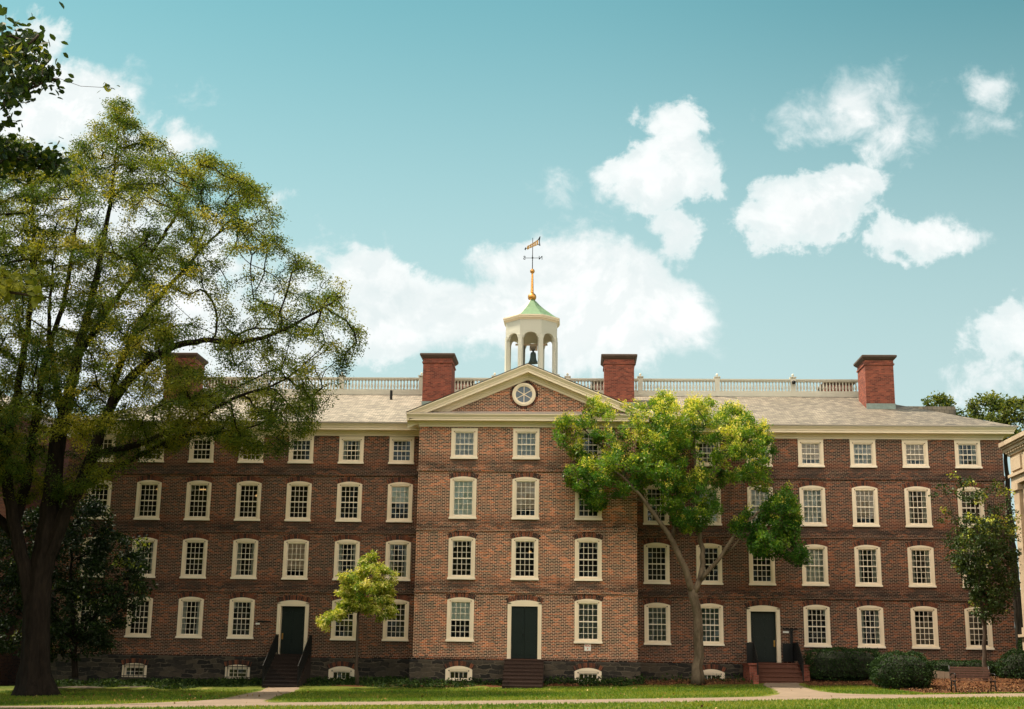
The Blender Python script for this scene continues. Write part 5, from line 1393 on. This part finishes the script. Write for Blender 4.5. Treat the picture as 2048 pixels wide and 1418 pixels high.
# ------------------------------------------------------------------ neighbours
def stone_building():
    X, Y0, Y1 = 22.3, -3.2, -22.0
    root = tag(empty('stone_building', (X, Y0, .4)), 'cream classical stone building with heavy cornice cut by the right edge of view', 'building')
    b = MB(); b.box(X+.30, X+14, Y1, Y0-.25, 2.7, 9.4); b.box(X+.15, X+14, Y1, Y0-.1, -1.0, 2.58); b.build('wall', M['limestone'], root)
    b = MB(); b.box(X+.02, X+14, Y1, Y0+.05, 2.581, 2.70); b.build('ledge', M['limestone'], root)
    b = MB(); b.box(X+.12, X+14, Y1, Y0-.18, 9.401, 9.75); b.box(X+.02, X+14, Y1, Y0-.10, 9.751, 9.88); b.box(X+.14, X+14, Y1, Y0-.2, 9.881, 10.75)
    y = Y0-.5
    while y > Y1:
        b.box(X+.06, X+.139, y-1.3, y, 10.0, 10.62); y -= 1.75
    b.build('entablature', M['limestone'], root)
    b = MB(); b.box(X+.06, X+14, Y1, Y0-.1, 10.751, 10.87); b.box(X-.05, X+14, Y1, Y0+.15, 10.96, 11.12); b.box(X-.12, X+14, Y1, Y0+.2, 11.121, 11.22); b.box(X-.2, X+14, Y1, Y0+.27, 11.221, 11.42)
    y = Y0-.1
    while y > Y1: b.box(X-.02, X+.3, y-.16, y, 10.871, 10.959); y -= .34
    b.build('cornice', M['limestone'], root)
    for i in range(5):
        y = Y0-.35-i*3.4; b = MB(); b.box(X+.15, X+.299, y-.75, y, 3.0, 9.1); b.box(X+.09, X+.299, y-.82, y+.05, 2.701, 2.999); b.box(X+.07, X+.299, y-.84, y+.06, 9.101, 9.399); b.build('pilaster', M['limestone'], root)
    b = MB(); b.quad((X-.2, Y0+.27, 11.421), (X-.2, Y1, 11.421), (X+7, Y1, 13.2), (X+7, Y0-3, 13.2)); b.quad((X-.2, Y0+.27, 11.421), (X+7, Y0-3, 13.2), (X+14, Y0-3, 13.2), (X+14, Y0+.27, 11.421)); b.build('roof', M['copper'], root); settle(root)
stone_building()
def brick_neighbour():
    root = tag(empty('brick_building', (-27.5, 2, -.6)), 'dark red brick building glimpsed behind the huge trunk at the left edge of view', 'building')
    b = MB(); b.box(-48, -26.6, 1.5, 16, -1.0, 13.2); b.build('wall', M['farbrick'], root)
    b = MB(); b.box(-48.1, -26.5, 1.4, 1.5, .55, .75); b.build('ledge', M['flash'], root)
    b = MB(); b.box(-48.3, -26.3, 1.2, 16.2, 13.2, 13.6); b.build('cornice', M['flash'], root)
    b = MB(); b.loft([[(-48.4, 1.1, 13.61), (-26.2, 1.1, 13.61), (-26.2, 16.3, 13.61), (-48.4, 16.3, 13.61)], [(-43, 6.5, 16.2), (-31.5, 6.5, 16.2), (-31.5, 10.5, 16.2), (-43, 10.5, 16.2)]]); b.build('roof', M['slate'], root)
    for z in (2.0, 5.4, 8.8):
        for x in (-29.2, -32.4, -35.6):
            w = bpy.data.objects.new('window', K_tall.frame); finish(w, None, root); w.location = (x, 1.5, z)
            for nm, me in (('sash', K_tall.sash), ('pane', K_tall.pane[0]), ('sill', K_tall.sill)): finish(bpy.data.objects.new(nm, me), None, w)
    off = Vector(root.location)
    for ch in root.children: ch.location = ch.location-off
brick_neighbour()

def woodland_and_shade_crowns():
    """the trees across the green, behind the camera, mirrored in the windows, plus crowns added to shade the left"""
    rng = np.random.default_rng(77); C = []
    for i in range(22):
        cx = -75+7.2*i+rng.normal(0, 1.5); cy = -104+rng.normal(0, 5); h = rng.uniform(19, 29)
        p = rng.normal(0, 1, (420, 3)); p /= np.linalg.norm(p, axis=1)[:, None]; p *= rng.random((420, 1))**.4*np.array((5.2, 4.5, h*.5)); C.append(p+np.array((cx, cy, h*.48)))
    for (cx, cy, cz, rx, ry, rz_, n) in ((-27.5, -28, 13.5, 9.5, 9, 7, 3800), (-31, -14, 12, 7, 6, 7, 2200), (-24.5, -42, 12, 8, 8, 6, 2200)):  # unseen crowns beyond the left edge, added only to shade the lower left
        p = rng.normal(0, 1, (n, 3)); p /= np.linalg.norm(p, axis=1)[:, None]; p *= rng.random((n, 1))**.45*np.array((rx, ry, rz_)); C.append(p+np.array((cx, cy, cz)))
    C = np.concatenate(C); V, t = leaf_quads(C, np.zeros_like(C)+np.array((0, 0, .01)), 9, rng, .9, .9, .6, 0, .5, .8, .4+rng.normal(0, .2, len(C)), .1, 0)
    tag(quads_object('woodland_and_shade_crowns', V, t, M['darkleaf']), 'trees round the college green mirrored in the window panes, with unseen crowns added to shade the left corner', 'trees', kind='stuff')
woodland_and_shade_crowns()
